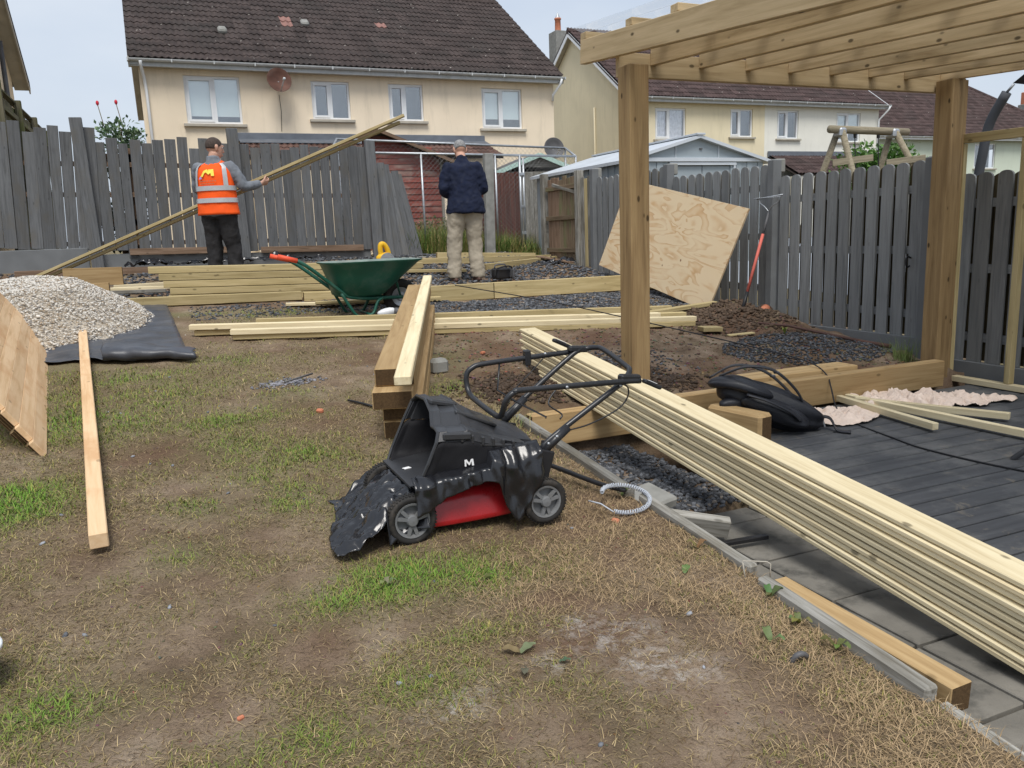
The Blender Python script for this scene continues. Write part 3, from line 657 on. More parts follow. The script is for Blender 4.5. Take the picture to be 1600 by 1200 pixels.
for x, zt, tl in ((-.93, 3.42, -.03), (1.22, 3.30, .0), (3.42, 3.13, .0)):
    plank('post', (x + .03, FA - .075, .98), (x + tl, FA - .055, zt), .17, .09, W_fence, fl, up=(0, -1, 0), bev=.006)
plank('post', (-.27, FA + .14, 1.1), (-.33, FA + .14, 3.0), .12, .1, W_brown, fl, up=(0, -1, 0)); plank('rail', (-1, FA + .11, 2.86), (.2, FA + .11, 2.84), .04, .14, W_brown, fl); plank('rail', (-1, FA + .11, 1.9), (.2, FA + .11, 1.88), .04, .1, W_brown, fl)
for x0, x1 in ((-2.9, -1.02), (-.84, 1.14), (1.31, 3.34)):
    zt = fbase((x0 + x1) / 2) + (-.01 if x0 < -1 else .01); mbm = box('gravel_board', ((x0 + x1) / 2, FA + (-.01 if x0 < -1 else .045), zt - .26), (x1 - x0, .05, .5), M_gboard, fl, bev=.008)
for x0, x1, z, dz in ((-.45, 1.32, 1.44, -.03), (1.5, 3.2, 1.39, -.03)): plank('batten', (x0, FA - .05, z), (x1, FA - .05, z + dz), .03, .1, W_brown, fl)
# leaning end panel that has come away
fp = thing('leaning_fence_panel', 'short grey fence panel leaning over beside the end post', 'fence panel', (3.9, FA, 1.1))
for i, (x, zt, t) in enumerate(((3.58, 2.78, .03), (3.70, 2.80, -.01), (3.83, 2.77, -.06), (3.96, 2.62, -.12), (4.09, 2.66, -.16), (4.21, 2.60, -.22))):
    plank('board', (x, FA - .02 - i * .012, 1.06), (x + t - .02, FA + .25, zt), .125, .02, W_fence, fp, up=(0, -1, 0))
plank('rail', (3.5, FA + .12, 1.6), (4.2, FA + .1, 1.55), .04, .07, W_brown, fp); plank('rail', (3.5, FA + .25, 2.4), (4.05, FA + .23, 2.36), .04, .07, W_brown, fp)
cp = plank('concrete_post', (5.50, 13.75, .9), (5.54, 13.75, 2.92), .17, .13, M_conc, None, up=(0, -1, 0), bev=.01); tag(cp, 'bare concrete fence post standing behind the man in the navy shirt', 'post')
kb = box('concrete_kerb', (4.75, 13.85, 1.06), (1.9, .06, .2), M_conc, bev=.01); tag(kb, 'low concrete gravel board on the open stretch between leaning panel and concrete post', 'gravel board')
# mossy side fence beyond
M_moss = wood('mossy_board', (.22, .2, .14), (.16, .145, .095), (.085, .085, .045), .1, 2.4, .9, stain=(.13, .15, .05))
fm = thing('mossy_fence', 'old mossy board fence running away at the far left', 'fence', (-1.6, 14.3, 1.3))
for i in range(38):
    a = 14.15 + i * .15; plank('board', (-2.0, a, 1.3), (-2.0, a, 3.84 + R_.uniform(-.03, .03)), .135, .02, M_moss, fm, up=(1, 0, 0))
plank('rail', (-1.96, 14.1, 3.66), (-1.96, 19.8, 3.68), .05, .08, M_moss, fm); plank('cap', (-2.0, 14.05, 3.92), (-2.0, 19.9, 3.95), .10, .03, M_moss, fm)
for a in (14.1, 16.0, 17.9, 19.8): plank('post', (-1.93, a, 1.2), (-1.93, a, 3.97), .1, .1, M_moss, fm, up=(1, 0, 0))
# ------------------------------------------------------------------ right fence
FB = 6.05
def round_board(w, t, h, mat):
    n = 8; poly = [(-h / 2, -w / 2), (h / 2 - w * .32, -w / 2)]
    for i in range(1, n): q = math.pi * i / n; poly.append((h / 2 - w * .32 + w * .32 * math.sin(q), -w / 2 * math.cos(q)))
    poly += [(h / 2 - w * .32, w / 2), (-h / 2, w / 2)]
    k = len(poly); v = [(x, y, -t / 2) for x, y in poly] + [(x, y, t / 2) for x, y in poly]
    me = bpy.data.meshes.new('picket'); me.from_pydata(v, [], [tuple(range(k))[::-1], tuple(range(k, 2 * k))] + [(i, (i + 1) % k, (i + 1) % k + k, i + k) for i in range(k)]); me.materials.append(mat); return me
W_back = wood('bare_back_board', (.13, .105, .06), (.10, .08, .045), (.06, .05, .03), .2, 2.2, .9); PK2 = round_board(.13, .018, 1.50, W_back); PK = round_board(.122, .02, 1.52, W_fenceR)
fr = thing('picket_fence', 'dark slate grey fence of round-topped boards along the right side', 'fence', (FB, 6, .3))
for (a0, a1, zt) in ((.95, 2.95, 1.70), (3.1, 4.9, 1.84), (5.03, 6.83, 1.985), (6.98, 8.78, 2.125), (8.93, 10.73, 2.265)):
    n = 11; zb = zt - 1.52
    for i in range(n):
        a = a0 + .08 + (a1 - a0 - .16) * i / (n - 1); m_ = frame_to((FB, a, zb), (FB + R_.gauss(0, .004), a + R_.gauss(0, .006), zt + R_.gauss(0, .006)), (-1, 0, 0))
        inst('board', PK, fr, m_)
        if i < n - 1: inst('back_board', PK2, fr, frame_to((FB + .066, a + .082, zb), (FB + .066, a + .082, zt - .01), (-1, 0, 0)))
    for z in (zb + .2, zb + .76, zb + 1.28): plank('rail', (FB + .032, a0, z), (FB + .032, a1, z), .042, .07, W_fenceR, fr)
    box('gravel_board', (FB, (a0 + a1) / 2, zb - .15), (.05, a1 - a0, .30), M_gboard, fr, bev=.006)
for a, zt in ((3.02, 1.86), (4.965, 2.0), (6.905, 2.16), (8.855, 2.29), (10.8, 2.40)):
    box('post', (FB - .01, a, zt / 2 + .0), (.11, .10, zt), M_gboard, fr, bev=.008)
    box('post_cap', (FB + .05, a + .02, zt - .06), (.12, .11, .14), M_conc, fr, bev=.01)
mbk = MB(); mbk.tube(catmull([(FB - .02, 5.14, 1.16), (FB - .06, 5.14, 1.17), (FB - .075, 5.14, 1.13), (FB - .06, 5.14, 1.08), (FB - .03, 5.14, 1.09)], 4), .008); mbk.build('hook', M_black, fr, origin=(FB, 5.14, 1.1))
# plain narrow palings next to the gate
fn = thing('paling_fence', 'few pale narrow palings between the brown gate and the grey fence', 'fence', (FB, 10.9, 1))
for i in range(4): plank('board', (FB, 10.88 + i * .1, .95), (FB, 10.88 + i * .1, 2.28 + .03 * (i % 2)), .075, .02, W_old if i % 2 else W_green, fn, up=(-1, 0, 0))
plank('rail', (FB + .03, 10.85, 1.9), (FB + .03, 11.25, 1.9), .04, .06, W_gate, fn); plank('rail', (FB + .03, 10.85, 1.3), (FB + .03, 11.25, 1.3), .04, .06, W_gate, fn)
gt = thing('timber_gate', 'old brown timber gate with mossy boards at the end of the garden', 'gate', (FB, 11.9, 1))
for i in range(8):
    a = 11.42 + i * .135; plank('board', (FB + .02, a, 1.04), (FB + .02, a, 2.36 + R_.uniform(-.04, .03)), .125, .02, W_gate if i < 5 else W_brown, gt, up=(-1, 0, 0))
for z in (1.2, 1.72, 2.2): plank('ledge', (FB - .01, 11.36, z), (FB - .01, 12.45, z), .03, .07, W_gate, gt)
plank('brace', (FB - .012, 11.4, 2.1), (FB - .012, 12.2, 2.26), .03, .05, W_old, gt)
for a, zt in ((11.30, 2.42), (12.54, 2.46)): plank('gate_post', (FB, a, .9), (FB, a, zt), .11, .11, W_old, gt, up=(-1, 0, 0))
# ------------------------------------------------------------------ beyond the back fence: pen, sheds
pen = thing('dog_pen', 'galvanised tube and chain-link pen standing behind the open boundary', 'pen', (5, 15, 1.1))
PZ = 2.98
def prail(n, p, q, r=.022): return tube(n, [p, q], r, M_galv, pen, 8)
PB = [2.85, 4.46, 5.9, 6.4, 7.6]
prail('top_rail', (2.85, 14.3, 2.99), (7.6, 14.3, 2.93)); prail('top_rail', (3.3, 15.9, 3.4), (8.2, 15.9, 3.26)); prail('mid_rail', (2.85, 14.3, 1.1), (7.6, 14.3, 1.1))
prail('top_rail', (2.85, 14.3, 2.99), (3.3, 15.9, 3.4)); prail('top_rail', (7.6, 14.3, 2.93), (8.2, 15.9, 3.26))
for x in PB: prail('upright', (x, 14.3, .95), (x, 14.3, 2.99 - (x - 2.85) * .012), .026 if x == 6.4 else .021)
prail('upright', (8.2, 15.9, 1), (8.2, 15.9, 3.27)); prail('upright', (3.3, 15.9, 1), (3.3, 15.9, 3.4)); prail('gate_upright', (6.47, 14.3, 1.0), (6.47, 14.3, 2.9))
for z in (1.5, 2.0, 2.6): box('hinge', (6.43, 14.29, z), (.09, .06, .05), M_galv, pen)
def link(x0, x1, y0, y1, z0, z1, d=.085):
    mb = MB(); L_ = math.hypot(x1 - x0, y1 - y0); ex, ey = (x1 - x0) / L_, (y1 - y0) / L_; H_ = z1 - z0; r = .0016
    for sgn in (1, -1):
        k = -H_
        while k < L_ + H_:
            s0, s1 = (k, k + H_) if sgn > 0 else (k, k - H_); a0, a1 = s0, s1; za, zb = z0, z1
            def clip(s, o, zs, zo):
                if s < 0: return 0, zs + (zo - zs) * (0 - s) / (o - s)
                if s > L_: return L_, zs + (zo - zs) * (L_ - s) / (o - s)
                return s, zs
            if not (max(a0, a1) < 0 or min(a0, a1) > L_):
                A0, ZA = clip(a0, a1, za, zb); A1, ZB = clip(a1, a0, zb, za)
                if abs(A1 - A0) > .02: mb.tube([(x0 + ex * A0, y0 + ey * A0, ZA), (x0 + ex * A1, y0 + ey * A1, ZB)], r, 3)
            k += d
    return mb
M_wire = surf('dull_wire', (.13, .13, .13), .6, .4)
tag(link(2.85, 7.6, 14.31, 14.31, 1.1, 2.96).build('chain_link', M_wire, pen, origin=(5, 14.3, 1)), kind='stuff')
tag(link(3.3, 8.2, 15.9, 15.9, 1.1, 3.3, .1).build('chain_link', M_wire, pen, origin=(5, 15.9, 1)), kind='stuff')
rs = thing('red_shed', 'small shed clad in overlapping boards with peeling red paint', 'shed', (4.9, 17, 1.2))
for i in range(13):
    z = 1.72 + i * .125
    plank('board', (4.05, 17.0 - .0, z), (5.72, 17.0, z), .022, .14, W_red, rs, tw=rad(-8))
gx0 = [(4.05, 3.3), (5.72, 3.1)]
for i in range(3): z = 3.32 + i * .11; plank('board', (4.05, 17.0, z), (5.55 - i * .42, 17.0, z), .022, .125, W_red, rs, tw=rad(-8))
plank('corner_post', (5.74, 16.98, 1.3), (5.74, 16.98, 3.15), .06, .06, W_old, rs, up=(0, -1, 0))
box('wall', (4.88, 17.6, 2.2), (1.66, 1.1, 1.9), W_red, rs, bev=0)
for p, q in (((4.35, 17.0, 3.68), (5.95, 17.0, 3.06)), ((4.35, 17.0, 3.68), (3.2, 17.0, 3.2))):
    plank('roof', V(p) + V((0, .5, 0)), V(q) + V((0, .5, 0)), 1.5, .03, M_felt, rs); plank('roof_edge', V(p) + V((0, -.27, .0)), V(q) + V((0, -.27, .0)), .03, .07, W_brown, rs)
# red brown fence and pale green playhouse roof behind the pen
rf_ = thing('red_fence', 'rust red board fence behind the chain-link pen', 'fence', (7, 16.6, 1))
W_rust = wood('rust_stained_board', (.15, .058, .043), (.115, .045, .035), (.075, .033, .027), .1, 2.2, .85)
for i in range(26): plank('board', (5.85 + i * .115, 16.6, 1.1), (5.85 + i * .115, 16.6, 2.82 + R_.uniform(-.015, .015)), .105, .02, W_rust if i < 14 else W_old, rf_, up=(0, -1, 0))
for z in (1.4, 2.4): plank('rail', (5.8, 16.64, z), (8.8, 16.64, z), .04, .07, W_rust, rf_)
M_teal = surf('pale_green_trim', (.42, .58, .52), .6, var=.08)
ph = thing('playhouse', 'small playhouse with pale green scalloped roof edge behind the red fence', 'playhouse', (8.3, 17.6, 1))
box('wall', (8.3, 18.1, 2.0), (1.8, 1.2, 2.0), W_old, ph, bev=0)
for q in ((7.15, 2.85), (9.45, 2.85)):
    plank('roof', (8.3, 18.05, 3.28), (q[0], 18.05, q[1]), 1.3, .03, M_dg, ph); plank('trim', (8.3, 17.38, 3.27), (q[0], 17.38, q[1]), .02, .1, M_teal, ph)
mk('gable', [(7.4, 17.5, 2.9), (9.2, 17.5, 2.9), (8.3, 17.5, 3.25)], [(0, 1, 2)], W_old, ph, origin=(8.3, 17.5, 3))
# grey metal shed
M_shed = surf('grey_metal_cladding', (.33, .38, .41), .45, .25, .06, 2, .03); M_shedr = surf('pale_metal_roof', (.58, .62, .66), .4, .3, .08, 2, .05)
ms = thing('metal_shed', 'grey metal garden shed with pale low-pitched roof behind the plywood', 'shed', (8, 11, .9))
def shx(b): return b
X0, X1, Y0, Y1, ZE, ZA = 6.72, 9.36, 11.0, 14.2, 2.56, 2.93
mb = MB(); n = 24
for i in range(n):
    x = X0 + (X1 - X0) * i / n; w = (X1 - X0) / n
    if 7.55 < x + w / 2 < 8.75: continue
    box('front_panel', (x + w / 2, Y0, (.9 + ZE) / 2), (w * .97, .02 + .02 * (i % 2), ZE - .9), M_shed, ms, bev=.004)
mb = MB()
for i in range(30):
    y = Y0 + (Y1 - Y0) * i / 30; mb.box((X0, y + .05, (.9 + ZE) / 2), (.02 + .02 * (i % 2), .104, ZE - .9))
mb.build('side_wall', M_shed, ms, origin=(X0, Y0, 1))
box('right_wall', (X1, (Y0 + Y1) / 2, (.9 + ZE) / 2), (.03, Y1 - Y0, ZE - .9), M_shed, ms); box('rear_wall', ((X0 + X1) / 2, Y1, (.9 + ZE) / 2), (X1 - X0, .03, ZE - .9), M_shed, ms)
mk('gable', [(X0, Y0 - .012, ZE), (X1, Y0 - .012, ZE), ((X0 + X1) / 2, Y0 - .012, ZA - .02)], [(0, 1, 2)], M_shed, ms, origin=(X0, Y0, ZE))
for x in (7.62, 8.45): box('gable_seam', (x, Y0 - .02, ZE + .12), (.012, .012, .22), M_shedr, ms, bev=0)
box('gable_rail', ((X0 + X1) / 2, Y0 - .03, ZE - .01), (X1 - X0 + .04, .05, .06), M_shedr, ms)
for x in (7.85, 8.45): box('sliding_door', (x, Y0 + .02, 1.68), (.585, .02, 1.55), M_shed, ms)
for x in (7.53, 8.77): box('door_jamb', (x, Y0 - .015, 1.7), (.04, .04, 1.6), M_shedr, ms)
box('door_header', (8.15, Y0 - .02, 2.49), (1.3, .04, .05), M_shedr, ms); box('vent', (8.1, Y0 - .025, 2.72), (.05, .02, .025), M_dg, ms)
for q in (X0 - .12, X1 + .12):
    a, b_ = V(((X0 + X1) / 2, Y0 - .1, ZA)), V((q, Y0 - .1, ZE - .02)); c_, d = V((q, Y1 + .1, ZE - .02)), V(((X0 + X1) / 2, Y1 + .1, ZA)); dn_ = V((0, 0, -.05))
    mk('roof', [a, b_, c_, d, a + dn_, b_ + dn_, c_ + dn_, d + dn_], [(0, 1, 2, 3), (7, 6, 5, 4), (0, 4, 5, 1), (1, 5, 6, 2), (2, 6, 7, 3)], M_shedr, ms, origin=a)
box('ridge_cap', ((X0 + X1) / 2, (Y0 + Y1) / 2, ZA + .01), (.16, Y1 - Y0 + .24, .03), M_shedr, ms)
# swing frame, trampoline pole, tiled roof corner
W_swing = wood('round_swing_timber', (.34, .30, .22), (.27, .235, .17), (.17, .15, .10), .3, 2, .85)
sw = thing('swing_frame', 'round timber swing frame showing above the grey fence', 'swing', (14.8, 14, 1))
tube('top_beam', [(13.75, 14, 3.49), (16.1, 14, 3.46)], .085, W_swing, sw, 12)
for x, s in ((14.05, -1), (15.65, 1)):
    for dy in (-.85, .85): tube('leg', [(x, 14 + dy * .08, 3.45), (x + .3 * s * .6 - (.55 if dy < 0 and s < 0 else 0) + (.9 if dy < 0 else -.2), 14 + dy, .95)], .07, W_swing, sw, 10)
    plank('cross_brace', (x - .32, 13.86, 2.76), (x + .48, 13.5, 2.84), .04, .14, W_swing, sw); box('bracket', (x, 14, 3.42), (.2, .26, .2), M_galv, sw, bev=.04)
for x in (14.5, 15.2):
    tube('rope', [(x, 14, 3.42), (x, 14, 3.25), (x + .05, 14, 2.7), (x + .1, 14, 1.6)], .012, M_black, sw, 6); box('hanger', (x, 14, 3.36), (.05, .05, .09), M_black, sw)
M_foam = surf('grey_foam_sleeve', (.06, .065, .075), .7, var=.12)
tp = thing('trampoline_pole', 'bent dark grey foam-padded pole rising behind the right fence', 'pole', (7, 5.3, .3))
tube('sleeve', [(7, 5.33, .8), (7, 5.29, 1.7), (7, 5.25, 2.05), (7, 5.2, 2.32), (7, 5.06, 2.56)], .042, M_foam, tp, 12, sm=5); tube('steel_tube', [(7, 5.32, .3), (7, 5.33, .8)], .02, M_galv, tp)
tube('tip', [(7, 5.06, 2.56), (7, 5.0, 2.62)], .012, M_galv, tp); v = [(7, 5.01, 2.63), (7.0, 4.86, 2.72), (7.02, 4.7, 2.66), (7.0, 4.82, 2.55), (7.03, 4.9, 2.6)]
mk('net_cap', v + [(x + .05, y, z) for x, y, z in v], [(0, 1, 2, 3, 4), (9, 8, 7, 6, 5), (0, 5, 6, 1), (1, 6, 7, 2), (2, 7, 8, 3), (3, 8, 9, 4), (4, 9, 5, 0)], M_black, tp, origin=(7, 5, 2.6))
M_redt = surf('red_clay_tile', (.50, .16, .10), .8, var=.25, scale=5)
rt_ = thing('red_tiled_porch', 'bright red tiled roof corner at the right edge beyond the fence', 'roof', (17, 9, 2))
R3_ = V((-.35, .2, .5)).normalized(); tl_me = tmesh(M_redt)
px0 = V((17.3, 11.8, 1.95)); ux_ = V((.8, -.6, 0)).normalized(); us_ = (V((.5, .67, .35))).normalized()
mk('roof', [px0, px0 + ux_ * 4, px0 + ux_ * 4 + us_ * 2.4, px0 + ux_ * 1.6 + us_ * 2.4], [(0, 1, 2, 3)], M_redt, rt_, origin=px0)
nn_ = ux_.cross(us_); Rr = Matrix((ux_, us_, nn_)).transposed().to_4x4()
for r in range(7):
    for c_ in range(13):
        if c_ * .3 > r * .345 * .67: inst('roof_tile', tl_me, rt_, Matrix.Translation(px0 + ux_ * (.3 * c_ + .15) + us_ * (.345 * r) + nn_ * .03) @ Rr)
box('wall', px0 + ux_ * 2.2 + us_ * 1.2 + V((0, .5, -1.1)), (2.2, .9, 1.4), M_white, rt_, bev=0)
lw = box('grey_wall', (16.5, 12.2, 1.5), (9, .15, 1.15), M_conc, bev=.01); tag(lw, 'low grey boundary wall seen over the fence at the right', 'wall')

# ------------------------------------------------------------------ patio, deck, pergola
M_slab = surf('paving_slab', (.165, .155, .135), .9, var=.28, scale=4, bump=.4, bs=120, dirt=(.05, .049, .045), dirt_amt=1., dirt_scale=5.5)
patio = tag(box('patio', (2.35, 1.0, PATIO - .075), (.94, 4.4, .06), M_felt, bev=0), kind='structure')
ja = [3.21, 3.04, 2.61, 2.19, 1.80, 1.415, 1.02, .62, .2, -.2]
for i in range(len(ja) - 1):
    for b0, b1 in ((1.885, 2.25), (2.25, 2.67), (2.67, 2.80)):
        sz = (b1 - b0 - .013, ja[i] - ja[i + 1] - .013, .045); o = box('slab', ((b0 + b1) / 2, (ja[i] + ja[i + 1]) / 2, PATIO - .0225 + R_.uniform(-.003, .003)), sz, M_slab, patio, bev=.004, rot=Matrix.Rotation(R_.gauss(0, .003), 4, 'X') @ Matrix.Rotation(R_.gauss(0, .003), 4, 'Y'))
MD = Mat('charcoal_composite'); c = MD.coord(9.)
k = MD.ramp(MD.noise(MD.sc(c, (.6, 8, 8)), 3, 5), [(.3, (.052, .054, .059)), (.7, (.082, .085, .091))])
cw = MD.n('ShaderNodeNewGeometry').outputs['Position']
du = MD.ramp(MD.noise(cw, 2.3, 8, .72), [(.45, (0, 0, 0)), (.62, (.35,) * 3), (.8, (.75,) * 3)])
k = MD.mix(du, k, (.21, .207, .197)); k = MD.mix(MD.ramp(MD.noise(cw, 5.5, 6, .7, .6), [(.60, (0, 0, 0)), (.72, (.6,) * 3)]), k, (.22, .19, .145))
MD.bump(MD.noise(MD.sc(c, (3, 60, 60)), 2, 3), .2, .003)
M_deck = MD.set(k, .7, spec=.15)
deck = thing('deck', 'charcoal composite deck boards below the new pergola', 'deck', (4.3, 2.5, .05))
a = 4.40
for i in range(28):
    plank('deck_board', (2.82, a - .0725, .148), (5.96, a - .0725, .148), .136, .024, M_deck, deck, bev=.005); a -= .150
mb = MB()
for x in (2.95, 3.45, 3.95, 4.45, 4.95, 5.45, 5.9): mb.box((x, 2.35, .08), (.05, 4.1, .11))
mb.build('joists', W_green, deck, origin=(4, 2, .08))
pg = thing('pergola', 'new timber pergola with square posts and clear sheet roof over the deck', 'pergola', (2.88, 4.6, .2))
SL = .056
def pz(a): return 2.54 + SL * (a - 4.6)            # underside of the rafters
plank('post', (2.885, 4.625, .12), (2.885, 4.625, 2.52), .142, .148, W_post, pg, up=(0, -1, 0), bev=.005)
plank('post', (5.745, 4.615, .12), (5.745, 4.615, 2.54), .148, .15, W_post, pg, up=(0, -1, 0), bev=.005)
plank('post', (5.86, 4.64, .15), (5.86, 4.64, 2.54), .075, .12, W_post, pg, up=(0, -1, 0), bev=.004)
plank('beam', (2.832, 4.73, 2.545), (5.82, 4.73, 2.535), .046, .15, W_raft, pg)
plank('fascia_beam', (2.785, 5.10, 2.695), (2.785, .1, 2.695 - .086 * 5), .046, .155, W_raft, pg)
for i, x in enumerate((3.09, 3.475, 3.865, 4.24, 4.625, 5.005, 5.37, 5.76)):
    plank('rafter', (x, 4.705, pz(4.7) + .065), (x, .1, pz(.1) + .065), .046, .13, W_raft, pg)
for i, a in enumerate((5.06, 4.48, 4.0, 3.05, 2.1, 1.1)):
    plank('batten', (2.765, a, 2.695 + .086 * (a - 5.1) + .1), (5.9, a, pz(a) + .165), .075, .045, W_raft, pg)
MP = Mat('clear_polycarbonate'); _t = MP.n('ShaderNodeBsdfTransparent', {'Color': (.93, .95, .97, 1)}); _g = MP.n('ShaderNodeBsdfGlossy', {'Roughness': .12}); _d = MP.n('ShaderNodeBsdfTranslucent', {'Color': (.8, .85, .9, 1)}); _m1 = MP.n('ShaderNodeMixShader', {0: .35, 1: _g.outputs[0], 2: _d.outputs[0]}); _m = MP.n('ShaderNodeMixShader', {0: .28, 1: _t.outputs[0], 2: _m1.outputs[0]}); MP.l(_m.outputs[0], MP.out.inputs[0])
nxp = 120; v = []; zs = lambda a: 2.695 + .084 * (a - 5.1) + .148
for a in (5.16, .1):
    for i in range(nxp + 1): x = 2.70 + 3.2 * i / nxp; v.append((x, a, zs(a) + .012 * math.sin(i * 1.05) - .02 * (x - 2.7) / 3.2 * (5 - a) * .1))
mk('roof_sheet', v, [(i, i + 1, nxp + 2 + i, nxp + 1 + i) for i in range(nxp)], MP.m, pg, smooth=True, origin=(2.7, 5, 2.8))
# side stud frame
sf_ = thing('stud_frame', 'slim timber stud frame on the right of the deck against the fence', 'frame', (5.92, 3, .16))
plank('top_rail', (5.905, 4.62, 2.10), (5.905, 1, 2.04), .045, .07, W_green, sf_); plank('sole_plate', (5.905, 4.57, .19), (5.905, 1, .19), .07, .045, W_pale, sf_)
plank('stud', (5.905, 4.595, .215), (5.905, 4.595, 2.06), .045, .04, W_green, sf_, up=(-1, 0, 0))
for a in (4.08, 3.45, 2.8): plank('stud', (5.905, a, .215), (5.905, a, 2.05), .045, .06, W_green, sf_, up=(-1, 0, 0))
# sleeper kerb round the deck
for x0, x1, lab in ((2.02, 2.93, 'sleeper'), (2.94, 3.58, 's'), (3.585, 5.665, 'l')):
    o = plank('sleeper', (x0, 4.5, .265), (x1, 4.5, .265), .10, .21, W_sleep, None, bev=.006)
    tag(o, {'sleeper': 'brown timber sleeper edging passing under the stacked decking boards', 's': 'short timber sleeper edging in front of the free-standing pergola post', 'l': 'long timber sleeper edging along the back of the deck up to the corner post'}[lab], 'sleeper', 'sleepers edging the deck')
tag(plank('sleeper', (3.72, 4.665, .35), (4.85, 4.665, .35), .21, .10, W_sleep, None, bev=.006), 'flat sleeper offcut lying on the soil behind the black backpack', 'sleeper')
# ------------------------------------------------------------------ loose timber
# long stack of decking boards resting on the sleeper
F0, N0 = V((2.477, 5.72, .485)), V((2.293, .9, .032))
dirS = (N0 - F0).normalized(); upS = V((0, 0, 1)); upS = (upS - dirS * upS.dot(dirS)).normalized(); rtS = dirS.cross(upS) * -1
if rtS.x < 0: rtS = -rtS
offs = [0, .003, .008, .003, .012, .002, .008, .004, .012, .008, .012]
ends = [.42, .40, .22, .18, .12, .06, .10, .02, .05, .04, .0]
for i in range(11):
    p0 = F0 + dirS * ends[i] + upS * (.0125 + i * .0262) + rtS * (.075 + offs[i]); p1 = N0 + upS * (.0125 + i * .0262) + rtS * (.075 + offs[i] + R_.uniform(-.006, .006))
    lab = ('topmost pale decking board of the long stack, reddish at its far end' if i == 10 else 'bottom decking board of the long stack beside the mower handle' if i == 0 else 'pale decking board, number %s from the top of the long stack across the patio' % ('two three four five six seven eight nine ten'.split()[9 - i]))
    tag(plank('decking_board', p0, p1, .135, .0205, W_pale, None, up=upS, tw=R_.gauss(0, .008), bev=.004), lab, 'board', 'boards in the long decking stack')
# sleeper stack with a pale board on top
def slope_pt(b, a, dz): return V((b, a, lawn(b, a) + dz))
sd_ = V((.351, 1, 0)).normalized()
def sleeper(name, lab, b, a, dz, L_=3.5, w=.215, t=.1, mat=None, group=None, dirv=sd_):
    p0 = slope_pt(b, a, dz + t / 2); q = V((b, a, 0)) + dirv * L_; p1 = slope_pt(q.x, q.y, dz + t / 2)
    o = plank(name, p0, p1, w, t, mat or W_sleep, None, bev=.006)
    return tag(o, lab, 'sleeper' if name == 'sleeper' else 'board', group)
GS = 'sleepers stacked on the lawn'
sleeper('sleeper', 'bottom sleeper of the brown stack in the middle of the lawn', 1.12, 4.19, .005, group=GS)
sleeper('sleeper', 'second sleeper from the bottom of the stack on the lawn', 1.115, 4.18, .108, group=GS)
sleeper('sleeper', 'third sleeper up, sticking out to the left near the mower', 1.035, 4.06, .211, group=GS)
sleeper('sleeper', 'top sleeper of the stack, under the pale board', 1.075, 4.14, .314, group=GS)
sleeper('timber', 'pale squared board lying on top of the sleeper stack', 1.01, 3.74, .416, 4.2, .085, .05, W_pale)
# long timbers lying across the lawn
def beam(lab, p, q, w=.1, t=.05, mat=W_green, dz=0, group='long timbers lying across the lawn', cat='timber', name='timber'):
    P0 = V((p[0], p[1], gz(p[0], p[1]) + .01 + dz + t / 2)); P1 = V((q[0], q[1], gz(q[0], q[1]) + .01 + dz + t / 2))
    return tag(plank(name, P0, P1, w, t, mat, None, bev=.004), lab, cat, group)
beam('front long pale timber on the lawn, lying across the garden', (.48, 7.40), (4.78, 6.56), .095, .047, W_pale, dz=.047)
beam('timber directly under the front long pale timber', (.50, 7.42), (4.76, 6.55), .095, .047, W_green)
beam('middle long timber on the lawn, behind the front pair', (.16, 7.78), (4.6, 6.92), .10, .047, W_pale, dz=.047)
beam('timber directly under the middle long timber', (.20, 7.80), (4.9, 6.90), .10, .047, W_green)
beam('rearmost long timber lying on the lawn in front of the wheelbarrow', (.76, 8.02), (4.95, 7.22), .06, .075, W_green, dz=.0)
beam('short plank end poking out beside the plywood corner', (4.6, 7.12), (5.35, 6.98), .1, .04, W_green, group=None)
beam('small square offcut on the soil near the ends of the long timbers', (4.62, 6.25), (4.82, 6.22), .13, .045, W_green, group=None); beam('thin flat offcut on the soil beside the square offcut', (4.76, 6.02), (5.0, 5.95), .07, .015, W_green, group=None)
# joist stack behind the pebbles
JS = 'joists stacked at the back'
jn = ['bottom', 'second from bottom', 'third from bottom', 'second from top', 'topmost']
for i in range(5):
    x0 = [.02, .04, -.02, -.06, -.16][i]; z = [.80, .882, .964, 1.046, 1.128][i]
    o = plank('joist', (x0, 9.9, z + .12), (2.6 + .06 * i, 9.9, z + .04), .15, .075, W_green, None, bev=.004); tag(o, '%s joist of the pale timber stack behind the wheelbarrow' % jn[i], 'joist', JS)
beam('long low sleeper in front of the joist stack', (-.7, 9.72), (1.45, 9.62), .1, .10, W_green, group=None, cat='sleeper', name='sleeper')
tag(plank('sleeper', (1.47, 9.62, .83), (2.35, 9.6, .80), .1, .17, W_green), 'upright bed sleeper behind the wheelbarrow wheel', 'sleeper')
beam('lower pale plank on the ground left of the wheelbarrow legs', (1.2, 9.15), (2.6, 8.95), .12, .03, W_pale, group=None); beam('plank lying on the lower plank by the wheelbarrow wheel', (1.5, 9.0), (2.9, 8.85), .1, .03, W_green, dz=.032, group=None)
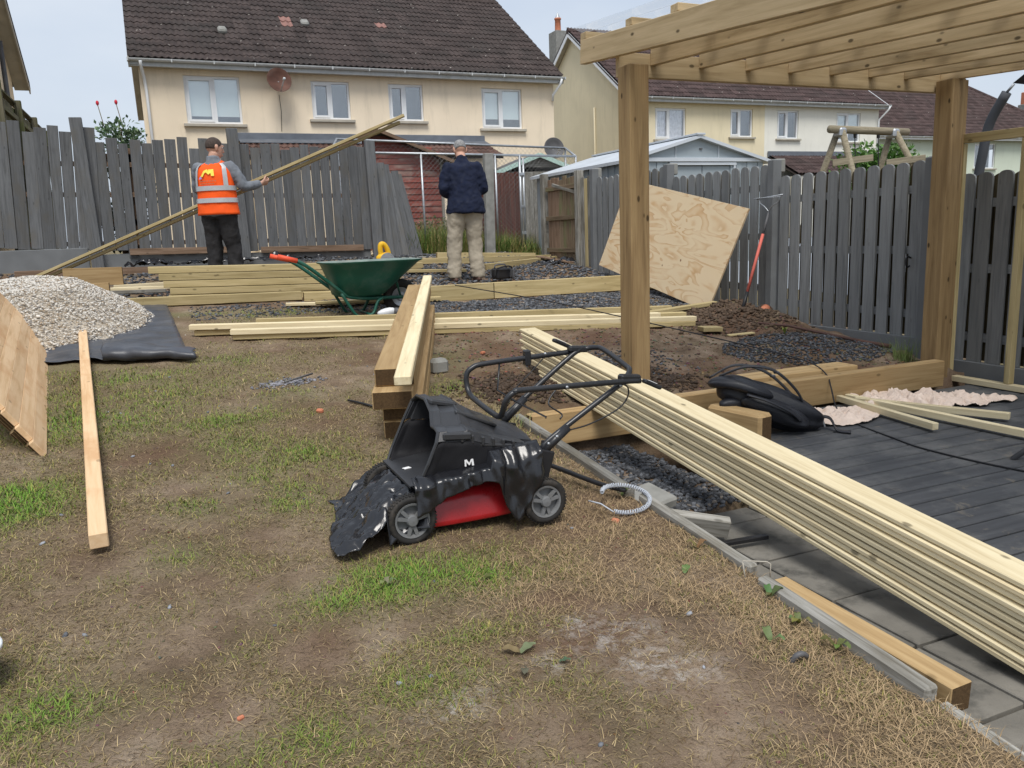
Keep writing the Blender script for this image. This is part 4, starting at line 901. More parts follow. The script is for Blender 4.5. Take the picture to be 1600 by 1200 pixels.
# raised bed edging
BE = 'raised bed edging'
tag(plank('sleeper', (2.62, 9.03, .835), (3.62, 9.03, .832), .1, .19, W_green), 'left sleeper of the raised bed, ending at the sleeper stack', 'sleeper', BE)
tag(plank('sleeper', (3.63, 9.03, .832), (6.0, 9.03, .815), .1, .19, W_green), 'long sleeper of the raised bed below the man in khaki trousers', 'sleeper', BE)
for lab, p, q in (('rear edging timber behind the khaki trousers', (2.9, 12.0), (4.3, 12.1)), ('diagonal pale timber lying on the slate towards the gate', (4.3, 11.0), (6.0, 12.1)), ('second diagonal timber behind the black tool case', (4.1, 12.0), (6.0, 12.3)), ('far edging timber in front of the weeds', (4.2, 12.9), (6.0, 12.9)), ('short dark timber left of the man in khaki trousers', (2.7, 11.2), (3.5, 11.5))):
    beam(lab, p, q, .09, .09, W_green, group='timbers on the slate bed')
beam('flat plank left behind the khaki trousers', (2.75, 10.9), (3.9, 10.7), .14, .04, W_green, dz=.02, group=None)
# boards behind the pebble heap
tag(plank('wide_board', (-1.15, 11.4, 1.17), (-.48, 11.3, 1.16), .04, .22, W_sleep), 'upper wide orange board standing on edge behind the pebbles', 'board')
tag(plank('wide_board', (-1.2, 10.9, 1.0), (-.62, 10.8, 1.0), .04, .2, W_sleep), 'lower wide board half buried behind the pebble heap', 'board')
for i, (p, q) in enumerate((((-.62, 11.0), (.1, 10.9)), ((-.6, 11.3), (.15, 11.25)), ((-.62, 10.6), (.0, 10.55)))):
    beam(['pale batten between the wide boards and joist stack', 'rear thin batten between the wide boards and joist stack', 'front grey batten between the wide boards and joist stack'][i], p, q, .07, .04, [W_pale, W_pale, W_old][i], dz=.03, group='battens by the joists')
beam('brown timber along the foot of the back fence', (-1.9, 13.0), (.1, 13.1), .1, .1, W_brown, group=None)
# single batten on the lawn
P0 = V((-.335, 3.27, .415)); P1 = V((-.72, 8.05, .80)); P1 = P0 + (P1 - P0) * .98
tag(plank('batten', P0, P1, .066, .062, W_pink, None, bev=.004), 'single long pale batten lying on the lawn beside the pebbles', 'batten')
# boards leaning at the left edge
gr = V((-.655, 4.62, .47)); gd = V((-.10, 1, .0774)).normalized(); gu = V((-.55, -.04, .835)).normalized(); gn = gd.cross(gu); gn = gn if gn.x > 0 else -gn
lb = 'leaning boards at the left edge'
k = 0
for layer in range(4):
    for i in range(13 if layer == 0 else 5):
        st = (-.08 * layer) + .035 * i + R_.uniform(-.012, .012) + (.0 if layer == 0 else .05)
        base = gr + gu * (.048 + i * .0955) - gn * (.034 * layer + .01) - gu * (.022 * layer) + gd * (st if layer == 0 else .10 * layer + .05 * i + R_.uniform(-.02, .02))
        o = plank('leaning_board', base, base + gd * (3.3 - .03 * i - .1 * layer), .094, .027, W_pink if layer == 0 else W_sleep, None, up=gn, bev=.002)
        nth = 'lowest second third fourth fifth sixth seventh eighth ninth tenth eleventh twelfth topmost'.split()[i]
        tag(o, ('%s fresh reddish board up the front face of the leaning stack at the left edge' % nth) if layer == 0 else '%s board up in the %s layer behind the leaning stack face' % (nth, ['', 'second', 'third', 'rear'][layer]), 'board', lb)
for a in (5.0, 6.6):
    tag(plank('prop_stake', (-1.32, a, .45), (-1.28, a, 1.45), .06, .06, W_old, None, up=(1, 0, 0)), 'stake behind the leaning boards, %s the camera' % ('nearer' if a < 6 else 'farther from'), 'stake')
# ------------------------------------------------------------------ lawn edging along the patio
eg = 'old timber edging of the lawn'
def edge(lab, a0, a1, b, zt, w=.045, h=.15, mat=W_old, tw=0, db=0): return tag(plank('edging_board', (b, a0, zt - h / 2), (b + db, a1, zt - h / 2 - .0774 * (a0 - a1)), w, h, mat, None, tw=tw, bev=.008), lab, 'edging', eg)
edge('weathered edging board behind the mower wheel, beside the dark gravel', 4.30, 3.02, 1.85, .44, .05)
edge('weathered edging board between the white plastic coil and the staple', 2.95, 2.20, 1.865, .335, .045, .16)
edge('split weathered edging board overgrown with dock leaves', 2.12, 1.42, 1.835, .275, .05, .17)
edge('nearest weathered edging strip at the bottom right corner', 1.40, .35, 1.85, .185, .035, .12)
tag(plank('new_timber', (1.905, 2.12, .20), (1.93, 1.40, .165), .085, .09, W_sleep), 'fresh orange timber lying on the patio against the old edging', 'timber')
tag(plank('broken_board', (1.9, 3.06, .19), (2.28, 2.86, .12), .05, .09, W_old, None, tw=.3), 'broken grey board end on the patio beside the white coil', 'board')
tag(plank('steel_bar', (2.05, 2.80, .085), (2.42, 2.76, .085), .03, .02, M_black), 'short black bar on the paving at the end of the broken board', 'bar')
tag(box('concrete_piece', (2.1, 3.28, .16), (.26, .2, .06), M_conc, rz=.3, bev=.012, rot=Matrix.Rotation(.3, 4, 'Z') @ Matrix.Rotation(.2, 4, 'X')), 'broken piece of concrete slab on the dark gravel', 'concrete')
st_ = tag(tube('fence_staple', [(1.80, 2.16, .24), (1.795, 2.17, .305), (1.80, 2.18, .312), (1.88, 2.14, .305), (1.885, 2.13, .30), (1.885, 2.13, .24)], .0026, M_sill, n=6), 'thin wire staple stuck at the end of the edging board', 'staple')
M_coil = surf('white_plastic_coil', (.42, .45, .50), .35, var=.05, bump=0)
pts = []
for i in range(240):
    t = i / 239; th = -2.5 + t * 5.2; r = .098 + .02 * math.sin(t * 3); cb, ca = 1.745 + r * math.cos(th) * 1.0, 2.90 + r * .8 * math.sin(th)
    z = lawn(cb, ca) + .045 + .03 * math.sin(th * .7); w = i * 1.35; pts.append((cb + .008 * math.cos(w) * math.cos(th), ca + .008 * math.cos(w) * math.sin(th), z + .009 * math.sin(w)))
pts = [(1.60 + .045 * q, 2.96 - .10 * q, lawn(1.6, 3) + .03) for q in (0, .3, .6)] + pts
tag(tube('plastic_coil', pts, .0036, M_coil, n=5), 'loop of white spiral plastic edging lying over the lawn edge', 'coil')
tag(tube('black_pipe', [(1.48, 3.55, .43), (1.6, 3.36, .40), (1.72, 3.10, .36), (1.80, 2.98, .345)], .012, M_black, sm=3), 'black pipe on the dead grass behind the mower wheel', 'pipe')
tag(tube('conduit', [(1.0, 5.05, .487), (1.06, 4.92, .482), (1.13, 4.8, .47)], .008, M_black), 'thin dark rods poking out under the sleeper stack', 'rod')
tag(tube('steel_rod', [(.68, 5.60, .555), (.9, 5.78, .565)], .007, M_dg), 'thin dark rod on the lawn by a grey scrape', 'rod')
# plywood sheet, rake, pipes by the right fence
MPw = Mat('plywood_face'); c = MPw.n('ShaderNodeTexCoord').outputs['Object']
c2 = MPw.sc(c, (.75, 2.6, 1)); nd = MPw.n('ShaderNodeTexNoise', {'Vector': c2, 'Scale': 1.9, 'Detail': 2.5, 'Distortion': .7})
wv = MPw.math('FRACT', MPw.math('MULTIPLY', nd.outputs['Fac'], 6.5))
k = MPw.ramp(wv, [(0, (.80, .63, .41)), (.5, (.78, .61, .39)), (.78, (.67, .44, .23)), (.93, (.58, .35, .165)), (1, (.80, .63, .41))])
k = MPw.mix(MPw.ramp(MPw.noise(c, 2.2, 3), [(.35, (.75,) * 3), (.6, (.1,) * 3)]), k, (.80, .64, .42))
vo = MPw.n('ShaderNodeTexVoronoi', {'Vector': c, 'Scale': 2.6}).outputs['Distance']; k = MPw.mix(MPw.ramp(vo, [(.03, (1,) * 3), (.05, (0, 0, 0))]), k, (.22, .1, .05))
M_ply = MPw.set(k, .7, spec=.25)
PA, PB_, PC, PD_ = V((5.44, 7.24, .575)), V((5.58, 6.75, 1.66)), V((5.86, 9.35, 2.12)), V((5.62, 9.95, 1.02))
ex = (PD_ - PA).normalized(); n_ = ex.cross((PB_ - PA)).normalized(); ey = n_.cross(ex)
cx = [(0, 0)] + [((q - PA).dot(ex), (q - PA).dot(ey)) for q in (PB_, PC, PD_)]
mw = Matrix((ex, ey, n_)).transposed().to_4x4(); mw.translation = PA
v = [(x, y, z) for z in (0, .018) for x, y in cx]; sg = 1
tag(mk('plywood_sheet', v, [(0, 1, 2, 3), (7, 6, 5, 4), (0, 4, 5, 1), (1, 5, 6, 2), (2, 6, 7, 3), (3, 7, 4, 0)], M_ply, None, mw), 'large tilted plywood sheet with swirling grain leaning on the grey fence', 'plywood')
M_redh = surf('faded_red_handle', (.55, .13, .10), .55, var=.15)
rk = thing('garden_rake', 'rake with a red handle leaning upside down against the fence', 'rake', (5.45, 6.55, .5))
q0, q1 = V((5.42, 6.68, .50)), V((5.85, 6.76, 1.62)); tube('handle', [q0.lerp(q1, .28), q0.lerp(q1, .80)], .016, M_redh, rk); tube('grip', [q0.lerp(q1, .07), q0.lerp(q1, .28)], .018, M_black, rk); tube('handle_end', [q0, q0.lerp(q1, .07)], .019, M_redh, rk)
tube('socket', [q0.lerp(q1, .80), q1], .012, M_dg, rk)
for s in (-1, 1): tube('tine_arm', [q1, q1 + V((-.01, .06 * s, .06)), q1 + V((0, .14 * s, .10)), q1 + V((0, .15 * s, .155))], .006, M_galv, rk, 6, sm=4)
tube('head_bar', [q1 + V((0, .19, .14)), q1 + V((0, -.20, .165))], .008, M_galv, rk, 6)
mb = MB()
for i in range(11): a_ = .18 - i * .036; mb.tube([q1 + V((0, a_, .15)), q1 + V((-.05, a_, .145))], .003, 5)
mb.build('tines', M_galv, rk, origin=q1)
tp_ = tag(tube('clay_pipe', [(5.60, 6.55, .60), (5.72, 6.62, .635)], .045, M_pot, n=16), 'broken terracotta pipe lying by the foot of the fence', 'pipe')
tag(tube('rusty_pipe', [(5.15, 6.6, .56), (5.45, 6.0, .53), (5.68, 5.3, .43), (5.74, 5.05, .41)], [.010, .012, .016, .02], surf('rusty_pipe', (.09, .05, .04), .8, var=.3)), 'long rusty pipe lying along the foot of the right fence', 'pipe')
tag(box('concrete_block', (1.80, 5.62, .55), (.13, .11, .12), M_conc, rz=.2, bev=.025), 'small mossy concrete block beside the sleeper stack', 'block')
# ------------------------------------------------------------------ things on the deck
DZ = .161
tag(plank('sleeper_block', (3.22, 4.22, DZ + .098), (3.30, 3.79, DZ + .098), .125, .19, W_sleep, None, bev=.02), 'short chunky sleeper block standing on the deck in front of the backpack', 'block')
for lab, p, q, dz in (('shortest pale batten on the deck, crossing the dust sheet', (4.52, 4.42), (4.37, 3.47), .02), ('longest pale batten on the deck, running off to the right', (4.6, 4.42), (4.66, 3.02), .02), ('pale batten on the deck in front of the crumpled dust sheet', (4.56, 4.30), (4.99, 3.42), .02)):
    tag(plank('batten', (p[0], p[1], DZ + dz + .022), (q[0], q[1], DZ + dz + .02), .045, .045, W_pale, None), lab, 'batten', 'battens on the deck')
M_sheet = surf('dust_sheet', (.70, .57, .48), .9, var=.12, scale=6, bump=.3, bs=25)
def crumple(name, lab, cat, outline_fn, cb, ca, z0, n, amp, mat, s=7., size=(.5, .3), rz=0, thick=.002):
    v, f = [], []; N_ = n
    for j in range(N_ + 1):
        for i in range(N_ + 1):
            u, w = i / N_ * 2 - 1, j / N_ * 2 - 1; rr = max(abs(u), abs(w)); k_ = outline_fn(math.atan2(w, u))
            ph_ = math.hypot(u, w); su, sw_ = (u * rr / ph_, w * rr / ph_) if ph_ > 1e-6 else (0, 0)
            x, y = su * size[0] * k_, sw_ * size[1] * k_; ridge = abs(nz3(x, y, 1, s)) + .6 * abs(nz3(x, y, 4, s * 2.3)) + .3 * abs(nz3(x, y, 9, s * 5))
            x += .03 * nz3(x, y, 20, s); y += .03 * nz3(x, y, 30, s)
            v.append((x, y, .006 + amp * ridge * (1 - .5 * rr ** 4)))
    for j in range(N_):
        for i in range(N_): q = j * (N_ + 1) + i; f.append((q, q + 1, q + N_ + 2, q + N_ + 1))
    o = mk(name, v, f, mat, None, Matrix.Translation((cb, ca, z0)) @ Matrix.Rotation(rz, 4, 'Z'), True); modr(o, 'SOLIDIFY', thickness=thick)
    return tag(o, lab, cat)
crumple('dust_sheet', 'crumpled pale pink dust sheet spread on the deck near the corner post', 'dust sheet', lambda t: 1 + .25 * math.sin(3 * t + 1) + .12 * math.sin(7 * t), 5.02, 4.12, DZ, 90, .10, M_sheet, 8, (.52, .26), -.55)
crumple('dust_sheet', 'flatter pale pink dust sheet beside the black backpack', 'dust sheet', lambda t: 1 + .1 * math.sin(3 * t), 4.13, 4.12, DZ, 80, .055, M_sheet, 9, (.36, .24), -.3)
# backpack
M_pack = surf('black_nylon', (.014, .015, .020), .5, var=.3, scale=14, bump=.5, bs=70, spec=.5)
bp = thing('backpack', 'black backpack slumped over the sleeper block on the deck', 'backpack', (3.45, 4.0, DZ))
def blob(name, secs, mat, par, n=20, amp=.012, s=9, sub=1):
    """soft body lofted through (centre, rx, ry) rings about the local axis, with creases"""
    P = [V(q[0]) for q in secs]; v, f = [], []
    for i, (c_, r1, r2) in enumerate(secs):
        d = (P[min(i + 1, len(P) - 1)] - P[max(i - 1, 0)]).normalized(); up = V((0, 0, 1)) - d * d.z; up = up.normalized() if up.length > .05 else V((1, 0, 0)); sd2 = d.cross(up)
        for k_ in range(n):
            t = 2 * math.pi * k_ / n; ct, st2 = math.cos(t), math.sin(t); e = 2 / 2.6
            p = P[i] + up * (math.copysign(abs(ct) ** e, ct) * r2) + sd2 * (math.copysign(abs(st2) ** e, st2) * r1)
            p += (p - P[i]).normalized() * amp * (1.4 * abs(nz3(p.x, p.y, p.z, s)) + .7 * abs(nz3(p.y, p.z, p.x, s * 2.2)) - .5) if amp else V(); v.append(p)
    for i in range(len(secs) - 1):
        for k_ in range(n): f.append((i * n + k_, i * n + (k_ + 1) % n, (i + 1) * n + (k_ + 1) % n, (i + 1) * n + k_))
    f += [tuple(range(n))[::-1], tuple(range((len(secs) - 1) * n, len(secs) * n))]
    o = mk(name, v, f, mat, par, smooth=True, origin=P[0])
    if sub: modr(o, 'SUBSURF', levels=sub, render_levels=sub)
    return o
blob('main_bag', [((3.250, 4.22, .44), 0.025, 0.034), ((3.290, 4.21, .45), 0.092, 0.078), ((3.410, 4.15, .42), 0.126, 0.100), ((3.550, 4.07, .34), 0.134, 0.134), ((3.690, 3.99, .27), 0.126, 0.124), ((3.810, 3.92, .225), 0.092, 0.073), ((3.860, 3.90, .21), 0.034, 0.034)], M_pack, bp, n=32, amp=.035, s=13, sub=2)
blob('front_pocket', [((3.310, 4.05, .39), 0.025, 0.026), ((3.390, 4.03, .38), 0.067, 0.060), ((3.510, 3.95, .31), 0.076, 0.077), ((3.630, 3.88, .25), 0.067, 0.060), ((3.700, 3.85, .23), 0.025, 0.026)], M_pack, bp, n=32, amp=.035, s=13, sub=2)
blob('side_pouch', [((3.200, 4.12, .36), 0.017, 0.017), ((3.250, 4.13, .37), 0.050, 0.034), ((3.330, 4.10, .36), 0.050, 0.043), ((3.390, 4.07, .34), 0.017, 0.017)], M_pack, bp)
blob('top_flap', [((3.21, 4.26, .47), .02, .02), ((3.25, 4.22, .495), .09, .035), ((3.33, 4.13, .50), .12, .045), ((3.44, 4.05, .455), .12, .04), ((3.53, 3.99, .40), .06, .025)], M_pack, bp, n=28, amp=.03, s=16, sub=2)
blob('bottle_pocket', [((3.50, 4.16, .32), .02, .02), ((3.54, 4.12, .33), .06, .055), ((3.64, 4.04, .28), .07, .06), ((3.72, 3.97, .23), .05, .04), ((3.76, 3.94, .20), .02, .02)], M_pack, bp, n=24, amp=.03, s=16, sub=2)
for pts in ([(3.26, 4.20, .53), (3.36, 4.06, .60), (3.50, 3.97, .575), (3.64, 3.92, .44), (3.72, 3.91, .30)], [(3.24, 4.28, .51), (3.40, 4.22, .585), (3.56, 4.12, .54), (3.70, 4.03, .39), (3.78, 3.97, .25)], [(3.30, 3.98, .44), (3.40, 3.90, .40), (3.52, 3.84, .33), (3.60, 3.82, .26)], [(3.78, 3.90, .25), (3.87, 3.86, .24), (3.88, 3.80, .17), (3.92, 3.72, .166)]):
    P = catmull(pts, 6); o = mk('strap', [q + V((s, s, 0)) for q in P for s in (-.018, .018)], [(2 * i, 2 * i + 1, 2 * i + 3, 2 * i + 2) for i in range(len(P) - 1)], M_pack, bp, smooth=True, origin=pts[0]); modr(o, 'SOLIDIFY', thickness=.010)
for p in ((3.52, 3.965, .565), (3.60, 4.09, .515)): box('buckle', p, (.035, .03, .014), M_dg, bp, rz=-.6)
tube('zip_tag', [(3.810, 3.93, .29), (3.850, 3.90, .24), (3.860, 3.88, .18)], .006, M_upvc, bp)
tag(tube('power_cable', [(3.0, 8.6, .95), (3.6, 7.4, .80), (4.2, 6.2, .60), (4.55, 5.2, .46), (4.52, 4.72, .43), (4.47, 4.5, .375), (4.42, 4.40, .30), (4.3, 4.22, .19), (4.16, 3.95, .166), (4.04, 3.5, .166), (3.99, 3.2, .166), (4.05, 2.7, .166), (4.3, 1.9, .166)], .0055, M_black, n=6, sm=6), 'thin black power cable trailing over the sleeper and across the deck', 'cable')
tag(tube('metal_pole', [(4.22, 2.86, DZ), (4.40, 2.72, .36), (4.62, 2.58, .62)], .016, M_dg, n=10), 'slanting dark grey metal pole standing on the deck at the right edge', 'pole')
# ------------------------------------------------------------------ membrane and pebble heap
M_mem = surf('black_membrane', (.045, .05, .062), .38, var=.2, scale=5, bump=.25, bs=14, dirt=(.12, .12, .13), dirt_amt=.5, dirt_scale=3, spec=.5, bd=.01)
v, f = [], []; NB, NA = 60, 60
c00, c10, c11, c01 = V((-1.9, 7.15, 0)), V((.12, 6.62, 0)), V((-.02, 9.9, 0)), V((-1.9, 10.3, 0))
for j in range(NA + 1):
    for i in range(NB + 1):
        u, w = i / NB, j / NA; p = c00 * (1 - u) * (1 - w) + c10 * u * (1 - w) + c11 * u * w + c01 * (1 - u) * w
        z = gz(p.x, p.y) + .02 + .018 * abs(fbm(p.x, p.y, 2, 2.6)) + (.03 * abs(fbm(p.x, p.y, 8, 6)) if w < .08 else 0); v.append((p.x, p.y, z))
for j in range(NA):
    for i in range(NB): q = j * (NB + 1) + i; f.append((q, q + 1, q + NB + 2, q + NB + 1))
mem = tag(mk('membrane', v, f, M_mem, None, smooth=True, origin=(-.9, 8.4, .7)), 'black weed membrane spread under the pale pebble heap', 'membrane'); modr(mem, 'SOLIDIFY', thickness=.003)
# folded-over front edge
v, f = [], []; n1_, n2_ = 40, 14
prof = [(.0, .02), (-.02, .02), (-.05, .025), (-.075, .05), (-.085, .085), (-.07, .12), (-.03, .145), (.05, .15), (.14, .145), (.23, .125), (.32, .09), (.40, .05), (.43, .03), (.44, .02), (.40, .018)]
for i in range(n1_ + 1):
    u = i / n1_; bx0 = V((-.50, 6.86, 0)).lerp(V((.155, 6.60, 0)), u)
    for j, (dy, dz) in enumerate(prof):
        k_ = 1 - .35 * abs(u - .35) + .08 * nz3(u * 6, j * .5, 3); x, y = bx0.x + .06 * nz3(u * 4, j * .4, 8), bx0.y + dy * (1.1 - .4 * u)
        v.append((x, y, gz(x, y) + .015 + dz * k_ * (.72 - .15 * u) + .012 * abs(nz3(x, y, j * .3, 9))))
m_ = len(prof)
for i in range(n1_):
    for j in range(m_ - 1): q = i * m_ + j; f.append((q, q + 1, q + m_ + 1, q + m_))
o = mk('folded_edge', v, f, M_mem, mem, smooth=True, origin=(-.2, 6.7, .65)); modr(o, 'SOLIDIFY', thickness=.004)
def heap_z(b, a):
    d = math.hypot((b + 1.22) / 1.08, (a - 8.95) / 1.65) * (1 + .07 * nz3(b, a, 3, 2.2)); return min(.36, max(0, 1 - d) ** .95 * .60) + .03 * max(0, 1 - d) + .012 * max(0, min(1, 6 * (1 - d))) * fbm(b, a, 6, 3.5)
v, f = [], []
NB = 50
for j in range(NB + 1):
    for i in range(NB + 1):
        b, a = -2.15 + 2.25 * i / NB, 6.95 + 3.7 * j / NB; v.append((b, a, lawn(b, a) + heap_z(b, a) - .02))
for j in range(NB):
    for i in range(NB): q = j * (NB + 1) + i; f.append((q, q + 1, q + NB + 2, q + NB + 1))
M_peb = surf('pebble_bulk', (.42, .37, .30), .9, var=.3, scale=30, bump=.6, bs=40)
hp = tag(mk('pebble_heap', v, f, M_peb, None, smooth=True, origin=(-1, 8.7, .8)), 'big heap of pale cream pebbles on black membrane', 'pebbles', kind='stuff')
it = []
for _ in range(26000):
    b, a = R_.uniform(-2.1, .12), R_.uniform(6.95, 10.5); h = heap_z(b, a)
    if h < .01 and R_.random() > .012: continue
    if h < .05 and R_.random() < .4: continue
    k = R_.random(); t = (.66 + .2 * k, .62 + .2 * k, .55 + .2 * k)
    if R_.random() < .22: t = (.45, .36, .26)
    if R_.random() < .12: t = (.30, .28, .26)
    it.append((b, a, lawn(b, a) + h + .004, R_.uniform(.004, .014) * (1.5 if R_.random() < .06 else 1), t))
stones('pebbles', it, M_stone, None, None, hp)
# ------------------------------------------------------------------ lawn mower
M_redp = surf('red_enamel', (.36, .012, .016), .28, var=.1, scale=8, bump=.03, dirt=(.16, .05, .04), dirt_amt=.4, dirt_scale=6, spec=.5)
M_rim = surf('grey_wheel_plastic', (.16, .165, .17), .5, var=.12, dirt=(.1, .09, .07), dirt_scale=12)
M_hand = surf('black_tube_paint', (.016, .017, .02), .35, var=.2, bump=.05, spec=.5)
M_box = surf('collector_plastic', (.028, .029, .032), .38, var=.15, bump=.12, bs=120, spec=.5)
M_cloth = surf('collector_fabric', (.008, .008, .010), .8, var=.2, bump=.3, bs=200)
mo = thing('lawn_mower', 'red lawn mower with black grass collector and folded handle on the lawn', 'lawn mower', (1.05, 3.1, lawn(1.05, 3.1)))
def wheel(b, a, z, r, side):
    tv, tf = lathe([(r * .70, -.022), (r * .86, -.027), (r * .96, -.025), (r, -.014), (r, .014), (r * .96, .025), (r * .86, .027), (r * .70, .022), (r * .68, 0), (r * .70, -.022)], 36)
    mw = Matrix.Translation((b, a, z)) @ Matrix.Rotation(rad(90) * side, 4, 'X')
    w = mk('wheel', tv, tf, M_rubber, mo, mw, True)
    mb = MB()
    for i in range(44):
        t = 2 * math.pi * i / 44
        for sg in (-1, 1): mb.box((r * 1.0 * math.cos(t + sg * .035), r * 1.0 * math.sin(t + sg * .035), sg * .011), (.006, .006, .02), Matrix.Rotation(t, 4, 'Z'))
    tag(mb.build('tread', M_rubber, w), kind='stuff'); w.children[-1].matrix_basis = Matrix()
    mb = MB(); mb.add(*lathe([(r * .60, .012), (r * .64, .024), (r * .72, .026), (r * .72, .0), (r * .60, .0), (r * .60, .012)], 36)); mb.add(*lathe([(.001, .034), (r * .20, .032), (r * .25, .022), (r * .25, 0)], 20))
    for i in range(3):
        t = 2 * math.pi * i / 3 + .5
        for s2 in (-.23, .23):
            c_, d_ = math.cos(t + s2), math.sin(t + s2); p0 = V((r * .2 * c_, r * .2 * d_, .018)); p1 = V((r * .63 * math.cos(t + s2 * 1.25), r * .63 * math.sin(t + s2 * 1.25), .018)); m2 = frame_to(p0, p1)
            mb.box((0, 0, 0), ((p1 - p0).length, .014, .012), None); 
            for q in range(8): mb.v[-8 + q] = m2 @ mb.v[-8 + q]
        mb.add(*[[m3 for m3 in [V((r * .3 * math.cos(t), r * .3 * math.sin(t), .012)), V((r * .62 * math.cos(t - .2), r * .62 * math.sin(t - .2), .008)), V((r * .62 * math.cos(t + .2), r * .62 * math.sin(t + .2), .008))]], [(0, 1, 2)]])
    mb.add(*lathe([(.001, .002), (r * .66, .002)], 30))
    o = mb.build('rim', M_rim, w); o.matrix_basis = Matrix()
    return w
zl = lawn(.78, 2.93)
wheel(.785, 2.915, zl + .100, .098, 1); wheel(1.355, 2.90, zl + .085, .094, 1); wheel(.80, 3.36, zl + .12, .092, -1); wheel(1.37, 3.35, zl + .12, .092, -1)
def ring(z, x0, x1, y0, y1, e=3.2, n=40, bulge=0):
    cx_, cy_ = (x0 + x1) / 2, (y0 + y1) / 2; out = []
    for i in range(n):
        t = 2 * math.pi * i / n; ct, st2 = math.cos(t), math.sin(t)
        out.append(V((cx_ + (x1 - x0) / 2 * math.copysign(abs(ct) ** (2 / e), ct), cy_ + (y1 - y0) / 2 * math.copysign(abs(st2) ** (2 / e), st2), z)))
    return out
def loft(rings, caps=(True, True)):
    n = len(rings[0]); v = [p for r in rings for p in r]; f = []
    for i in range(len(rings) - 1):
        for k_ in range(n): f.append((i * n + k_, i * n + (k_ + 1) % n, (i + 1) * n + (k_ + 1) % n, (i + 1) * n + k_))
    if caps[0]: f.append(tuple(range(n))[::-1])
    if caps[1]: f.append(tuple(range((len(rings) - 1) * n, len(rings) * n)))
    return v, f
v, f = loft([ring(.352, .74, 1.36, 2.935, 3.33), ring(.358, .73, 1.37, 2.925, 3.34), ring(.375, .735, 1.37, 2.93, 3.335), ring(.44, .75, 1.36, 2.94, 3.325), ring(.47, .77, 1.35, 2.955, 3.31), ring(.485, .82, 1.33, 2.99, 3.27), ring(.50, .9, 1.3, 3.05, 3.2)], (False, True)); mk('cutting_deck', v, f, M_redp, mo, smooth=True, origin=(1.05, 3.1, .4))
v, f = loft([ring(.48, .95, 1.22, 3.0, 3.24, 4), ring(.56, .96, 1.22, 3.02, 3.24, 4), ring(.585, .99, 1.19, 3.05, 3.2, 3)]); mk('engine_cover', v, f, M_black, mo, smooth=True, origin=(1.1, 3.1, .5))
box('rear_bracket', (1.385, 2.955, .56), (.05, .012, .16), M_black, mo, bev=.004, rot=Matrix.Rotation(.25, 4, 'Y')); box('rear_bracket', (1.385, 3.335, .56), (.05, .012, .16), M_black, mo, bev=.004, rot=Matrix.Rotation(.25, 4, 'Y'))
box('side_cover', (1.36, 2.93, .53), (.09, .02, .16), M_black, mo, bev=.008, rot=Matrix.Rotation(.3, 4, 'Y'))
def rrect(cb, y0, y1, z0, z1, lean, n=44, e=5):
    """upright section at b=cb, leaning with height"""
    out = []
    for i in range(n):
        t = 2 * math.pi * i / n; ct, st2 = math.cos(t), math.sin(t); y = (y0 + y1) / 2 + (y1 - y0) / 2 * math.copysign(abs(ct) ** (2 / e), ct); z = (z0 + z1) / 2 + (z1 - z0) / 2 * math.copysign(abs(st2) ** (2 / e), st2)
        out.append(V((cb + lean * (z - z0), y, z)))
    return out
POLY = [(3.39, .525), (3.405, .58), (3.405, .70), (3.395, .785), (3.36, .812), (3.24, .815), (3.12, .785), (3.045, .742), (3.0, .742), (2.955, .735), (2.93, .70), (2.925, .62), (2.93, .555), (2.945, .525), (3.1, .52), (3.25, .52)]
def csec(b, kz, shrink, lean, zb=.52):
    return [V((b + lean * (z - .52) * kz, 3.165 + (y - 3.165) * shrink, zb + (z - .52) * kz)) for y, z in POLY]
secs = [csec(.825, 1, 1, .5), csec(.86, 1.0, 1.012, .5), csec(.865, .965, .99, .48), csec(.97, .95, .99, .36), csec(.975, .975, 1.0, .36), csec(1.06, .86, .985, .24), csec(1.2, .66, .95, .1), csec(1.32, .50, .90, 0), csec(1.385, .36, .80, 0, .535)]
v, f = loft(secs, (False, True)); top_f, bag_f = [], []
for q in f:
    zc = sum(v[i].z for i in q) / len(q); bc = sum(v[i].x for i in q) / len(q)
    (top_f if zc > .69 - .17 * max(0, bc - .98) else bag_f).append(q)
cb_ = mk('collector_bag', v, bag_f, M_cloth, mo, smooth=False, origin=(1.1, 3.15, .55)); modr(cb_, 'SUBSURF', levels=2, render_levels=2); tx = bpy.data.textures.new('bag_folds', 'CLOUDS'); tx.noise_scale = .07; modr(cb_, 'DISPLACE', texture=tx, strength=.016, mid_level=.5, texture_coords='LOCAL'); modr(cb_, 'SOLIDIFY', thickness=.008, offset=-1)
cb_.data.polygons.foreach_set('use_smooth', [True] * len(cb_.data.polygons))
cl_ = mk('collector_lid', [p + V((0, 0, .003)) for p in v], top_f, M_box, mo, smooth=False, origin=(1.1, 3.15, .7)); modr(cl_, 'SOLIDIFY', thickness=.012, offset=-1); modr(cl_, 'BEVEL', width=.005, segments=2)
box('lid_panel', (1.15, 3.2, .738), (.20, .20, .014), M_box, cl_, bev=.006, rot=Matrix.Rotation(.42, 4, 'Y') @ Matrix.Rotation(.06, 4, 'X'))
lip = secs[0] + [secs[0][0]]; o = mk('mouth_rim', *tube_geo([p + V((-.004, 0, 0)) for p in lip], .0075, 6), M_box, cl_, smooth=False, origin=(.9, 3.15, .7))
mk('collector_floor', [(.80, 2.95, .535), (.80, 3.385, .535), (1.26, 3.36, .56), (1.26, 2.965, .56), (.80, 2.95, .525), (.80, 3.385, .525)], [(0, 1, 2, 3), (0, 4, 5, 1)], M_box, mo, origin=(1, 3.1, .53))
